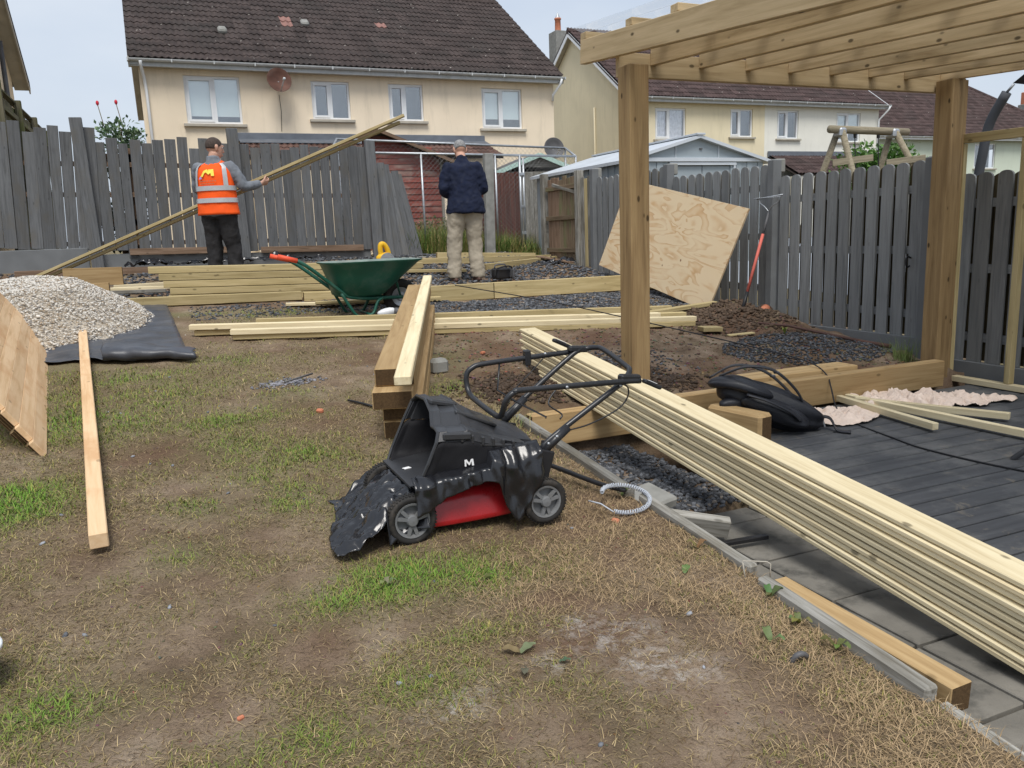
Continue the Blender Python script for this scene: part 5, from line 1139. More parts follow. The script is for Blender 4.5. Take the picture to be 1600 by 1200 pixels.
for i in range(7): box('lid_rib', (1.02 + .045 * i, 2.938 + .0015 * i, .705 - .012 * i), (.012, .02, .035), M_box, cl_, bev=.003)
box('lid_ridge', (1.16, 2.944, .655), (.38, .014, .014), M_box, cl_, bev=.004, rot=Matrix.Rotation(.17, 4, 'Y')); box('lid_grip', (1.03, 3.22, .80), (.12, .09, .025), M_box, cl_, bev=.01, rot=Matrix.Rotation(.25, 4, 'Y'))
box('side_flange', (1.0, 2.935, .715), (.12, .02, .03), M_box, cl_, bev=.006, rot=Matrix.Rotation(.1, 4, 'Y'))
M_whitep = surf('white_print', (.8, .8, .8), .6, var=.03, bump=0)
box('label', (.855, 3.19, .5405), (.032, .024, .002), M_whitep, mo, bev=0, rz=.3)
Mp = [(0, 0), (.006, 0), (.006, .02), (.016, .004), (.019, .004), (.026, .022), (.028, .0), (.036, 0), (.033, .03), (.026, .03), (.018, .013), (.009, .03), (.0, .03)]
v = [V((1.022 + x * 1.1, 2.9215, .590 + z * .9)) for x, z in Mp]; mk('letter', v + [q + V((0, .003, 0)) for q in v], [tuple(range(13)), *[(i, (i + 1) % 13, (i + 1) % 13 + 13, i + 13) for i in range(13)]], M_whitep, mo, origin=v[0])
tube('pull_wire', [(.845, 2.945, .53), (.842, 2.925, .545), (.85, 2.92, .565), (.853, 2.93, .575)], .0035, M_galv, mo, 6, sm=4)
# handles
near, far = 2.95, 3.36
T1 = [(1.375, near, .60), (1.42, near, .645), (1.75, near, .835), (1.80, near + .01, .868), (1.835, near + .045, .888), (1.85, near + .10, .90), (1.865, far - .09, .945), (1.855, far - .035, .950), (1.82, far, .944), (1.75, far, .925), (1.43, far, .70), (1.385, far, .66)]
def bend(p, k=4): return catmull(p, k)
tube('lower_handle', bend(T1), .0125, M_hand, mo, 10)
T2 = [(1.845, near - .028, .852), (1.75, near - .028, .858), (1.30, near - .028, .872), (1.25, near - .028, .868), (1.215, near - .022, .84), (1.207, near, .79), (1.205, near + .03, .762), (1.21, near + .12, .757), (1.215, far - .1, .772), (1.215, far - .02, .785), (1.212, far + .02, .82), (1.215, far + .028, .875), (1.245, far + .028, .905), (1.32, far + .028, .918), (1.70, far + .028, .930), (1.80, far + .028, .934)]
tube('upper_handle', bend(T2), .0125, M_hand, mo, 10)
for p, ry in (((1.80, near - .012, .868), .35), ((1.78, far + .012, .945), .3)):
    c_ = box('clamp', p, (.10, .045, .03), M_hand, mo, bev=.008, rot=Matrix.Rotation(ry * .3, 4, 'Y')); 
for p, e in (((1.86, near - .05, .835), (.10, .03)), ((1.735, far + .04, .975), (-.09, .03))):
    l_ = box('clamp_lever', (p[0] + e[0] * .3, p[1], p[2]), (.095, .034, .018), M_hand, mo, bev=.006, rot=Matrix.Rotation(.45, 4, 'Y')); box('label', (p[0] + e[0] * .3 + .002, p[1], p[2] + .0105), (.042, .02, .002), M_whitep, l_, bev=0, rot=Matrix.Rotation(.45, 4, 'Y'))
box('switch_box', (1.52, far + .03, .925), (.03, .04, .075), M_hand, mo, bev=.006)
for p in ((1.40, near - .016, .63), (1.44, near - .016, .655), (1.48, near - .042, .866), (1.75, near - .02, .84), (1.60, far, .94), (1.36, 2.93, .47)):
    tube('bolt', [V(p), V(p) + V((0, -.008, 0))], .007, M_galv, mo, 8)
tube('pivot_plate', [(1.365, near - .005, .585), (1.50, near - .005, .685)], .021, M_hand, mo, 6); tube('pivot_plate', [(1.375, far, .64), (1.49, far, .74)], .02, M_hand, mo, 6)
tube('bail_bar', [(1.38, far + .028, .92), (1.36, far, .85), (1.34, far - .03, .80), (1.42, far - .05, .74), (1.55, far - .1, .66), (1.545, far - .1, .655)], .005, M_hand, mo, 6)
tube('bail_bar', [(1.62, far - .1, .80), (1.56, far - .12, .75), (1.55, far - .14, .72), (1.60, far - .16, .68), (1.585, far - .17, .66)], .004, M_hand, mo, 6, sm=3)
tube('control_cable', [(1.62, near - .02, .86), (1.75, near - .035, .852), (1.79, near - .02, .80), (1.74, near - .02, .74), (1.60, near - .02, .69), (1.48, near - .015, .672)], .0035, M_black, mo, 6, sm=6)
tube('control_cable', [(1.60, far + .02, .915), (1.52, far + .01, .85), (1.43, far - .02, .79), (1.38, far - .06, .74)], .003, M_black, mo, 6, sm=5)
# crumpled black plastic over the mower
M_bin = surf('bin_liner', (.010, .0105, .013), .24, var=.05, scale=8, bump=.12, bs=30, spec=.6, bd=.01)
ps = thing('plastic_sheet', 'crumpled black bin liner draped over the front of the lawn mower', 'plastic sheet', (.6, 3.0, .33))
def crink(x, y, z, s=11): return abs(nz3(x, y, z, s)) + .5 * abs(nz3(x, y, z + 5, s * 2.2))
v, f = [], []; NU, NW = 84, 70
for j in range(NW + 1):
    for i in range(NU + 1):
        u, w = i / NU, j / NW
        b = .85 - .345 * u * (1.0 + .10 * math.sin(w * 5 + 1) - .25 * max(0, w - .5)); a = 2.87 + .60 * w - .02 * u + .03 * math.sin(u * 6)
        z = .495 - .155 * u ** 1.3 + .02 * math.sin(math.pi * w); edge_ = max(0, .22 - w) / .22
        if b > .68: z -= .11 * edge_ * (1 if u < .6 else .6)
        z += .05 * crink(b * .8, a * 1.3, 0, 6.5) + .022 * crink(b * .7 + a, a - b * .5, 6, 15) - .022; z = max(z, lawn(b, a) + .012 + .01 * crink(b, a, 3)); v.append((b + .012 * nz3(b, a, 7, 15), a + .012 * nz3(b, a, 9, 15), z))
for j in range(NW):
    for i in range(NU): q = j * (NU + 1) + i; f.append((q, q + 1, q + NU + 2, q + NU + 1))
o = mk('draped_front', v, f, M_bin, ps, smooth=True, origin=(.65, 3.1, .4)); modr(o, 'SOLIDIFY', thickness=.002)
v, f = [], []; NU, NW = 60, 18
prof_b = [(.80, .43), (.86, .45), (.92, .485), (1.0, .515), (1.1, .53), (1.14, .52), (1.17, .43), (1.205, .36), (1.225, .335), (1.26, .38), (1.31, .46), (1.35, .52)]
for j in range(NW + 1):
    for i in range(NU + 1):
        b = .80 + .55 * i / NU
        for (x0, z0), (x1, z1) in zip(prof_b, prof_b[1:]):
            if x0 <= b <= x1 + 1e-6: zb = z0 + (z1 - z0) * (b - x0) / (x1 - x0)
        zt = .575 + .05 * (b - .8) + (.05 if b > 1.13 else 0); w = j / NW; z = zt + (zb - zt) * w
        a = 2.95 - .055 * min(1, w * 4) - .015 * w - .036 * crink(b * 2.4, z * .7, 4, 7) ; v.append((b + .006 * nz3(b, z, 2, 20), a, z))
for j in range(NW):
    for i in range(NU): q = j * (NU + 1) + i; f.append((q, q + 1, q + NU + 2, q + NU + 1))
o = mk('hanging_flap', v, f, M_bin, ps, smooth=True, origin=(1.05, 2.9, .5)); modr(o, 'SOLIDIFY', thickness=.002)
# ------------------------------------------------------------------ wheelbarrow
M_grn = surf('green_barrow_paint', (.012, .085, .058), .42, var=.15, scale=5, bump=.05, dirt=(.10, .13, .11), dirt_amt=.5, dirt_scale=5)
M_inside = surf('mortar_stained_tray', (.17, .22, .20), .8, var=.35, scale=7, bump=.2, dirt=(.30, .29, .26), dirt_amt=.8)
M_grip = surf('orange_grip', (.70, .09, .04), .5, var=.08)
wb = thing('wheelbarrow', 'green wheelbarrow with red-orange grips standing behind the sleeper stack', 'wheelbarrow', (2, 8.3, .7))
wy = 8.35
def wring(z, x0, x1, hw, n=40, e=4): return ring(z, x0, x1, wy - hw, wy + hw, e, n)
outer = [wring(.925, 1.62, 2.06, .20), wring(.945, 1.58, 2.10, .23), wring(1.12, 1.54, 2.30, .32), wring(1.255, 1.49, 2.46, .39), wring(1.272, 1.455, 2.50, .415), wring(1.282, 1.455, 2.50, .415)]
v, f = loft(outer, (True, False)); tr = mk('tray', v, f, M_grn, wb, smooth=True, origin=(2, wy, 1))
inner = [wring(1.282, 1.455, 2.50, .415), wring(1.279, 1.49, 2.46, .39), wring(1.12, 1.555, 2.285, .31), wring(.965, 1.60, 2.08, .21)]; v, f = loft(inner, (False, True)); mk('tray_inside', v, f, M_inside, tr, smooth=True, origin=(2, wy, 1))
for s in (-1, 1):
    y = wy + s * .24
    tube('frame_tube', [(1.19, wy + s * .30, 1.32), (1.32, wy + s * .29, 1.235), (1.62, wy + s * .22, .985), (1.70, wy + s * .2, .93), (1.9, wy + s * .17, .90), (2.29, wy + s * .08, .885)], .019, M_grn, wb, 10, sm=4)
    tube('grip', [(1.02, wy + s * .305, 1.365), (1.20, wy + s * .30, 1.315)], .024, M_grip, wb, 10)
    tube('leg', [(1.62, wy + s * .22, .97), (1.70, wy + s * .23, .82), (1.76, wy + s * .24, .735), (1.84, wy + s * .24, .72), (1.93, wy + s * .23, .75), (1.99, wy + s * .2, .86), (2.05, wy + s * .17, .895)], .016, M_grn, wb, 10, sm=4)
    tube('strut', [(2.27, wy + s * .07, .90), (2.20, wy + s * .16, 1.12)], .012, M_grn, wb, 8)
tube('leg_brace', [(1.9, wy - .235, .74), (1.9, wy + .235, .74)], .012, M_grn, wb)
tv, tf = lathe([(.10, -.03), (.13, -.042), (.165, -.045), (.185, -.03), (.19, 0), (.185, .03), (.165, .045), (.13, .042), (.10, .03), (.10, -.03)], 32); w_ = mk('wheel', tv, tf, M_rubber, wb, Matrix.Translation((2.29, wy, .885)) @ Matrix.Rotation(rad(90), 4, 'X'), True)
mb = MB(); mb.add(*lathe([(.001, .02), (.04, .02), (.05, .01), (.102, .025), (.102, -.025), (.05, -.01), (.04, -.02), (.001, -.02)], 24)); o = mb.build('rim', M_galv, w_); o.matrix_basis = Matrix()
# power tool, tool case, gloves
M_yel2 = surf('yellow_tool_plastic', (.68, .40, .02), .45, var=.08)
ct = thing('circular_saw', 'yellow power saw standing on the joists behind the wheelbarrow', 'power tool', (2.55, 9.9, 1.18))
blob('body', [((2.44, 9.9, 1.24), .03, .03), ((2.47, 9.9, 1.25), .06, .06), ((2.56, 9.9, 1.27), .07, .075), ((2.64, 9.9, 1.25), .05, .05), ((2.66, 9.9, 1.25), .02, .02)], M_yel2, ct, 14, 0, 1, 1)
tube('handle', [(2.50, 9.9, 1.29), (2.495, 9.9, 1.38), (2.51, 9.9, 1.43), (2.55, 9.9, 1.42), (2.585, 9.9, 1.36), (2.60, 9.9, 1.29)], .032, M_yel2, ct, 10, sm=4); box('base_plate', (2.55, 9.9, 1.19), (.3, .14, .012), M_galv, ct)
v, f = lathe([(.001, -.004), (.09, -.004), (.09, .004), (.001, .004)], 24); mk('blade', v, f, M_galv, ct, Matrix.Translation((2.56, 9.82, 1.235)) @ Matrix.Rotation(rad(90), 4, 'X'))
tcse = thing('tool_case', 'black radio-like tool case on the slate beside the brown shoes', 'tool case', (3.98, 9.6, .95))
box('body', (4.0, 9.62, 1.0), (.24, .16, .14), M_black, tcse, rz=.2, bev=.02); box('front_panel', (4.10, 9.545, 1.0), (.02, .13, .11), M_dg, tcse, rz=.2, bev=.006)
tube('guard_bar', [(4.1, 9.53, .94), (4.1, 9.53, 1.08), (3.95, 9.5, 1.085), (3.88, 9.52, 1.05), (3.86, 9.52, .95)], .010, M_black, tcse, 8, sm=3); tube('carry_handle', [(3.9, 9.62, 1.07), (3.92, 9.62, 1.11), (4.05, 9.64, 1.11), (4.08, 9.65, 1.07)], .01, M_dg, tcse, 8, sm=3)
gl = thing('work_glove', 'crumpled dark and white work glove on the timber in front of the wheelbarrow wheel', 'glove', (2.05, 8.0, .72))
blob('cuff', [((1.93, 7.95, .74), .02, .02), ((1.97, 7.95, .75), .06, .05), ((2.08, 7.96, .77), .07, .055), ((2.12, 7.96, .76), .03, .03)], M_upvc, gl, 14, .02, 14); blob('palm', [((2.08, 7.94, .76), .03, .03), ((2.12, 7.94, .77), .07, .05), ((2.2, 7.95, .75), .06, .04), ((2.27, 7.96, .735), .02, .02)], M_dg, gl, 14, .02, 14)
# membrane scraps
crumple('black_plastic', 'bunched black plastic at the fence foot left of the man in the vest', 'plastic', lambda t: 1 + .2 * math.sin(3 * t), -.2, 13.55, 1.20, 40, .20, M_bin, 3, (.32, .16), 0)
crumple('black_plastic', 'strip of black plastic along the fence foot behind the man in the vest', 'plastic', lambda t: 1 + .1 * math.sin(5 * t), 1.3, 13.68, 1.20, 50, .16, M_bin, 4, (1.15, .07), 0)
crumple('black_plastic', 'bunched black plastic on the slate in front of the brown gate', 'plastic', lambda t: 1 + .2 * math.sin(4 * t), 5.72, 11.6, .99, 40, .15, M_bin, 4, (.28, .35), .3)
tag(plank('brown_board', (5.6, 11.9, 1.12), (5.85, 11.2, 1.02), .12, .02, W_brown), 'short brown board lying on black plastic by the gate', 'board')
# small things on the lawn
for lab, b, a, s in (('curved orange brick fragment on bare soil near the sleeper stack', .785, 4.875, .024), ('tiny bright orange brick fragment in the foreground grass', .06, 2.07, .010), ('orange brick sliver under the white plastic coil', 1.64, 2.80, .018), ('upright piece of red brick behind the mower handle', 2.32, 6.05, .024)):
    tag(box('brick_fragment', (b, a, gz(b, a) + s * .45), (s * 1.9, s * 1.2, s * 1.1), M_pot, bev=s * .3, rz=b * 7, rot=Matrix.Rotation(b * 7, 4, 'Z') @ Matrix.Rotation(.25, 4, 'X')), lab, 'brick')
tag(tube('pipe_clip', [(1.59, 1.70, .21), (1.60, 1.69, .235), (1.62, 1.685, .24), (1.64, 1.69, .225)], .009, M_dg, n=8, sm=3), 'small grey curved clip on bare soil near the edging', 'clip')
v, f = lathe([(.001, 0), (.085, 0), (.10, .11), (.108, .115), (.108, .125), (.095, .125), (.08, .01), (.001, .01)], 28); tag(mk('plastic_tub', v, f, M_upvc, None, Matrix.Translation((-.637, 2.49, gz(-.637, 2.49) + .004)), True), 'white plastic tub just entering the left edge of the picture', 'tub')
it = []
for i in range(45):
    b, a = R_.uniform(-.6, 1.7), R_.uniform(1.4, 6.5); k_ = R_.uniform(.12, .42); it.append((b, a, gz(b, a) + .003, R_.uniform(.005, .014), (k_ * .95, k_, k_ * 1.1)))
stones('loose_stones', it, M_stone, 'small grey stones scattered over the worn lawn', 'stones')
it = []
for _ in range(220): b, a = R_.gauss(.72, .10), R_.gauss(5.72, .06); k_ = R_.uniform(.08, .4); it.append((b, a, gz(b, a) + .003, R_.uniform(.005, .018), (k_, k_, k_ * 1.1)))
stones('stone_scrape', it, M_stone, 'scatter of dark stone chips in a scrape beside the thin rod', 'stones')
# ------------------------------------------------------------------ plants
ML = Mat('leaf'); a_ = ML.n('ShaderNodeAttribute', attribute_name='tint').outputs['Color']; M_leaf = ML.set(a_, .55, spec=.35)
_tr = ML.n('ShaderNodeBsdfTranslucent', {'Color': a_}); _mx = ML.n('ShaderNodeMixShader', {0: .25, 1: ML.b.outputs[0], 2: _tr.outputs[0]}); ML.l(_mx.outputs[0], ML.out.inputs[0])
def leaves(name, pts, par, kind=None):
    """pts: (pos, dir, normal, length, width, colour) - folded two-quad leaves"""
    v, f, col = [], [], []
    for p, d, n_, ln, w, c_ in pts:
        d = V(d).normalized(); n_ = V(n_); s = d.cross(n_); s = s.normalized() if s.length > 1e-4 else V((1, 0, 0)); n_ = s.cross(d); o = len(v)
        v += [p, p + d * ln * .45 + s * w - n_ * w * -.3, p + d * ln, p + d * ln * .45 - s * w + n_ * w * .3, p + d * ln * .5]; f += [(o, o + 1, o + 4), (o + 1, o + 2, o + 4), (o + 2, o + 3, o + 4), (o + 3, o, o + 4)]; col += [*c_, 1] * 5
    ob = mk(name, v, f, M_leaf, par); at = ob.data.attributes.new('tint', 'FLOAT_COLOR', 'POINT'); at.data.foreach_set('color', col)
    if kind: ob['kind'] = kind
    return ob
def rv(): 
    while True:
        q = V((R_.uniform(-1, 1), R_.uniform(-1, 1), R_.uniform(-1, 1)))
        if .05 < q.length < 1: return q
def bush(name, lab, c_, r, n, ln, cols, stems=5, base=1.0, cat='bush'):
    t = thing(name, lab, cat, (c_[0], c_[1], base)); pts = []; c_ = V(c_)
    cl = [V((rv().x * r[0] * .85, rv().y * r[1] * .85, rv().z * r[2] * .85)) for _ in range(26)]
    for i in range(n):
        q = R_.choice(cl) + V((R_.gauss(0, r[0] * .17), R_.gauss(0, r[1] * .17), R_.gauss(0, r[2] * .17)))
        k = R_.uniform(.6, 1.25); cc = R_.choice(cols); d = (rv() + V((0, 0, .2)) + q.normalized() * .6); pts.append((c_ + q, d, rv() + V((0, -.3, .8)), ln * R_.uniform(.6, 1.2), ln * R_.uniform(.25, .4), tuple(x * k for x in cc)))
    leaves('crown', pts, t)
    for i in range(stems): e = c_ + R_.choice(cl) * .8; tube('stem', [(c_.x + R_.gauss(0, .05), c_.y, base), c_.lerp(V((c_.x, c_.y, base)), .5) + V((R_.gauss(0, .08), 0, 0)), e], [.03, .022, .008], W_brown, t, 6)
    return t
bush('garden_shrub', 'leafy green shrub behind the swing frame', (17.8, 16, 2.55), (1.45, .8, .95), 5200, .13, [(.09, .19, .035), (.06, .14, .03), (.13, .24, .06)])
bush('garden_shrub', 'green shrub between the pergola corner post and the bent pole', (22.6, 14.6, 2.6), (1.0, .8, 1.1), 2200, .16, [(.10, .20, .05), (.07, .15, .04)])
bush('garden_shrub', 'dark leafy growth seen through the gap in the back fence', (-.45, 14.5, 2.1), (.5, .25, .8), 1500, .09, [(.035, .06, .02), (.05, .085, .03)])
rb = bush('rose_bush', 'straggly rose bush with two red buds above the back fence', (-.38, 14.35, 3.22), (.42, .2, .34), 480, .085, [(.13, .21, .11), (.09, .16, .08), (.18, .25, .13)], 7, 1.1, 'rose')
M_bud = surf('red_rosebud', (.55, .03, .05), .6)
for x, z in ((-.66, 3.68), (-.40, 3.70)):
    tube('flower_stem', [(x + .08, 14.3, 3.2), (x, 14.3, z)], .006, W_gate, rb, 6); v, f = lathe([(.001, -.02), (.018, 0), (.024, .025), (.018, .05), (.001, .062)], 10); mk('rosebud', v, f, M_bud, rb, Matrix.Translation((x, 14.3, z)), True)
# rank grass and weeds beyond the open boundary
wp = []
for _ in range(26000):
    b, a = R_.uniform(4.0, 7.3), R_.uniform(13.95, 16.3)
    if b > 5.9 and a < 14.1 and b > 6.0 and R_.random() < .3: continue
    k = R_.random(); cc = (.06 + .12 * k, .12 + .13 * k, .03 + .03 * k) if R_.random() < .72 else (.30 + .1 * k, .24 + .08 * k, .12)
    hmax = .95 if b < 5.4 else .80; wp.append((b, a, gz(b, a), R_.uniform(.25, 1) * hmax * (.7 + .3 * nz3(b, a, 0, 2)), .0045, R_.uniform(.1, .75), R_.random() * 6.3, cc))
blades('long_grass', wp, 'rank green grass and weeds growing behind the open boundary', 'long grass')
wt = thing('weed_clump', 'tall leafy weeds growing between the leaning fence panel and the man in khaki', 'weeds', (4.6, 14.6, 1.05)); pts = []
for _ in range(2600):
    b, a = R_.gauss(4.75, .45), R_.uniform(14.4, 15.6); z = 1.05 + R_.random() ** 1.2 * (.75 + .35 * nz3(b, a, 0, 2.5)); k = R_.uniform(.6, 1.2); cc = R_.choice([(.10, .15, .05), (.15, .18, .07), (.20, .18, .08)]); pts.append((V((b, a, z)), rv() + V((0, 0, .3)), rv(), R_.uniform(.03, .08), .012, tuple(x * k for x in cc)))
leaves('foliage', pts, wt)
for i in range(14): b = R_.gauss(4.7, .4); tube('stem', [(b, 14.8, 1.02), (b + R_.gauss(0, .1), 14.8, 1.02 + R_.uniform(.5, .9))], .006, W_gate, wt, 5)
# dock leaves and little weeds on the lawn
def dock(lab, b, a, az, n=1, ln=.09, col_=(.11, .19, .045), rise=.25):
    ln *= .62; col_ = (col_[0] * .85, col_[1] * .78, col_[2] * .85)
    t = thing('dock_plant', lab, 'weed', (b, a, gz(b, a)))
    for i in range(n):
        az2 = az + i * 2.4 * (n > 1); L_ = ln * R_.uniform(.8, 1.15); v, f = [], []; m_ = 7; d = V((math.cos(az2), math.sin(az2), 0)); s = V((-d.y, d.x, 0)); p0 = V((b, a, gz(b, a) + .008))
        for q in range(m_ + 1):
            u = q / m_; w = L_ * .27 * math.sin(math.pi * min(1, u * .9 + .08)) ** .7 * (1 if u < .97 else .2); c_ = p0 + d * L_ * u + V((0, 0, rise * L_ * math.sin(u * 2.3)))
            for e, dz in ((-1, .25), (0, 0), (1, .25)): v.append(c_ + s * w * e * (1 + .15 * math.sin(q * 2.2 + e)) + V((0, 0, dz * w + .004 * math.sin(q * 1.9 + e))))
        for q in range(m_):
            for e in range(2): k = q * 3 + e; f.append((k, k + 1, k + 4, k + 3))
        cc = tuple(x * R_.uniform(.75, 1.3) for x in col_); o = mk('leaf', v, f, M_leaf, t, smooth=True, origin=p0); at = o.data.attributes.new('tint', 'FLOAT_COLOR', 'POINT'); at.data.foreach_set('color', [*cc, 1] * len(v)); modr(o, 'SUBSURF', levels=1, render_levels=1)
    return t
dock('pair of yellowing dock leaves lying in the foreground grass', .86, 2.04, .2, 2, .10, (.27, .27, .11)); dock('single green dock leaf pointing at the camera in the foreground', .84, 1.97, -1.9, 1, .085, (.13, .19, .08))
dock('torn green leaf to the right of the foreground dock leaves', .95, 1.96, -.4, 1, .06, (.13, .19, .08)); dock('dock plant in the bright grass patch below the mower', .60, 2.60, 1.4, 3, .06, (.20, .26, .10), .7)
dock('broad leaf lying right of the bright grass patch', .93, 2.52, .3, 1, .07); dock('dock leaf flat on the straw beside the edging', 1.62, 2.28, .7, 1, .085, (.15, .23, .08))
for i, (b, a, n, cc, lab) in enumerate(((1.78, 2.42, 2, (.22, .22, .06), 'yellow-green weed against the weathered edging board'), (1.79, 2.02, 3, (.11, .18, .05), 'broad dock rosette below the wire staple'), (1.77, 1.86, 4, (.17, .22, .06), 'bright green dock rosette halfway along the split edging board'), (1.77, 1.70, 4, (.13, .20, .05), 'dark green dock rosette near the end of the split edging board'), (1.60, 1.80, 2, (.16, .22, .09), 'small pale-leaved weed left of the dock rosettes'), (1.80, 3.02, 2, (.16, .22, .07), 'leafy weed behind the white plastic coil'))):
    dock(lab, b, a, i * 1.3, n, .075, cc, .6)
dock('little yellow-green plant on the soil by the right fence', 5.28, 5.85, 1., 5, .07, (.22, .27, .06), 1.4)
for b, a, n, lab in ((1.72, 4.18, 160, 'pale tuft of dead grass at the corner of the sleeper'), (5.66, 4.86, 170, 'tall thin weed against the pergola corner post')):
    pts_ = [(b + R_.gauss(0, .05), a + R_.gauss(0, .05), gz(b, a), R_.uniform(.06, .2) * (1 if b < 3 else 1.4), .0016, R_.uniform(.2, 1.0), R_.random() * 6.3, (.38, .33, .17) if b < 3 and R_.random() < .7 else (.14, .19, .06)) for _ in range(n)]
    blades('grass_tuft', pts_, lab, 'tuft')

# ------------------------------------------------------------------ people
M_skin = surf('skin', (.50, .29, .21), .5, var=.08, scale=12, bump=.05)
def ell(secs, lat=(1, 0, 0), n=20, cap=True):
    lat = V(lat); P = [V(q[0]) for q in secs]; v, f = [], []
    for i, (c_, rx_, ry_) in enumerate(secs):
        d = (P[min(i + 1, len(P) - 1)] - P[max(i - 1, 0)]).normalized(); x = lat - d * lat.dot(d); x = x.normalized() if x.length > .1 else V((0, 1, 0)); y = d.cross(x)
        for k in range(n): t = 2 * math.pi * k / n; v.append(P[i] + x * math.cos(t) * rx_ + y * math.sin(t) * ry_)
    for i in range(len(secs) - 1):
        for k in range(n): f.append((i * n + k, i * n + (k + 1) % n, (i + 1) * n + (k + 1) % n, (i + 1) * n + k))
    f += [tuple(range(n))[::-1], tuple(range((len(secs) - 1) * n, len(secs) * n))]
    return v, f
def limb(pts, rs, k=5):
    P = catmull(pts, k); R2 = []
    for i in range(len(pts) - 1): R2 += [rs[i] + (rs[i + 1] - rs[i]) * q / k for q in range(k)]
    return ell([(p, r, r) for p, r in zip(P, R2 + [rs[-1]])])
def ball(c_, rx_, ry_, rz_, n=14):
    v, f = lathe([(max(.001, math.sin(math.pi * i / n)), -math.cos(math.pi * i / n)) for i in range(n + 1)], 18); return [V((p.x * rx_, p.y * ry_, p.z * rz_)) + V(c_) for p in v], f
def cloth(name, parts, mat, par, mw, voxel=.012, fold=.012, fs=.09, smooth=6):
    mb = MB()
    for q in parts: mb.add(*q)
    o = mk(name, mb.v, mb.f, mat, par, mw, True); modr(o, 'REMESH', mode='VOXEL', voxel_size=voxel, use_smooth_shade=True); modr(o, 'SMOOTH', iterations=smooth, factor=.5)
    if fold:
        tx = bpy.data.textures.new('folds', 'CLOUDS'); tx.noise_scale = fs; tx.noise_depth = 2; modr(o, 'DISPLACE', texture=tx, strength=fold, mid_level=.5, texture_coords='LOCAL')
    return o
def hand(mwrist, curl, s=1., thumb=1):
    """palm and five bent fingers along local -Z from the wrist, palm facing +Y"""
    out = [ell([((0, 0, .01), .026, .022), ((0, .002, -.03), .038, .018), ((0, .004, -.07), .044, .017), ((0, .004, -.095), .042, .014)], n=14)]
    for i, (x, L_, r) in enumerate(((-.032, .066, .0088), (-.011, .078, .0094), (.011, .073, .009), (.031, .058, .008))):
        p = V((x, .004, -.088)); d = V((x * .8, 0, -1)).normalized(); pts = [p + V((0, 0, .015)), p]; ang = 0
        for j, fr in enumerate((.45, .32, .23)):
            ang += curl * (.9 if j else .7); pts.append(pts[-1] + V((d.x, math.sin(ang), -math.cos(ang))) * L_ * fr)
        out.append(ell([(q, r * k, r * k) for q, k in zip(pts, (1.05, 1.05, 1, .92, .72))], n=10))
    p = V((-.036 * thumb, .006, -.03)); out.append(ell([(p + V((.012 * thumb, 0, .01)), .013, .013), (p, .0125, .0125), (p + V((-.022 * thumb, .014 + .012 * curl, -.028)), .011, .011), (p + V((-.026 * thumb, .026 + .02 * curl, -.055)), .008, .008)], n=10))
    return [([mwrist @ (q * s) for q in v], f) for v, f in out]
def hand_m(wrist, tip_dir, palm):
    z = -V(tip_dir).normalized(); y = V(palm); y = (y - z * y.dot(z)).normalized(); x = y.cross(z); m_ = Matrix((x, y, z)).transposed().to_4x4(); m_.translation = V(wrist); return m_
def head_parts(c_, yaw, pitch):
    """skull, jaw, nose, ears, brows; faces +Y before the turn"""
    Rm = Matrix.Translation(c_) @ Matrix.Rotation(yaw, 4, 'Z') @ Matrix.Rotation(pitch, 4, 'X')
    q = [ball((0, -.012, .03), .076, .096, .092), ell([((0, .035, -.115), .030, .030), ((0, .03, -.085), .050, .052), ((0, .02, -.04), .062, .070), ((0, .01, .01), .070, .082)]),
         ell([((0, .088, .022), .008, .008), ((0, .105, -.012), .012, .012), ((0, .108, -.026), .016, .012), ((0, .09, -.034), .012, .008)], n=10),
         ball((0, .088, .035), .052, .014, .010), ball((0, .088, -.062), .026, .012, .007), ball((0, .085, -.074), .022, .012, .007)]
    for s in (-1, 1): q.append(ell([((s * .070, -.004, -.035), .008, .012), ((s * .079, -.010, -.012), .009, .017), ((s * .084, -.014, .014), .008, .02), ((s * .078, -.012, .032), .006, .012)], n=10))
    return [([Rm @ p for p in v], f) for v, f in q], Rm
def eyes_hair(par, mw, Rm, hair, long=0.):
    for s in (-1, 1):
        v, f = ball((s * .031, .074, .016), .012, .010, .007, 8); mk('eye', [Rm @ q for q in v], f, M_whitep, par, mw, True); v, f = ball((s * .031, .082, .016), .005, .004, .005, 8); mk('iris', [Rm @ q for q in v], f, M_black, par, mw, True)
    v, f = [], []; n, m_ = 28, 12
    for j in range(m_ + 1):
        for i in range(n):
            t = 2 * math.pi * i / n; front = max(0, math.sin(t)); ph = (math.pi * (.66 - .33 * front + .04 * long)) * j / m_; v.append(Rm @ V((.0765 * math.sin(ph) * math.cos(t), -.012 + .0965 * math.sin(ph) * math.sin(t), .031 + .0925 * math.cos(ph) + .0025 * nz3(i, j, 0, 1.3))))
    for j in range(m_):
        for i in range(n): f.append((j * n + i, j * n + (i + 1) % n, (j + 1) * n + (i + 1) % n, (j + 1) * n + i))
    o = mk('hair', v, f, hair, par, mw, True); modr(o, 'SOLIDIFY', thickness=.0012)
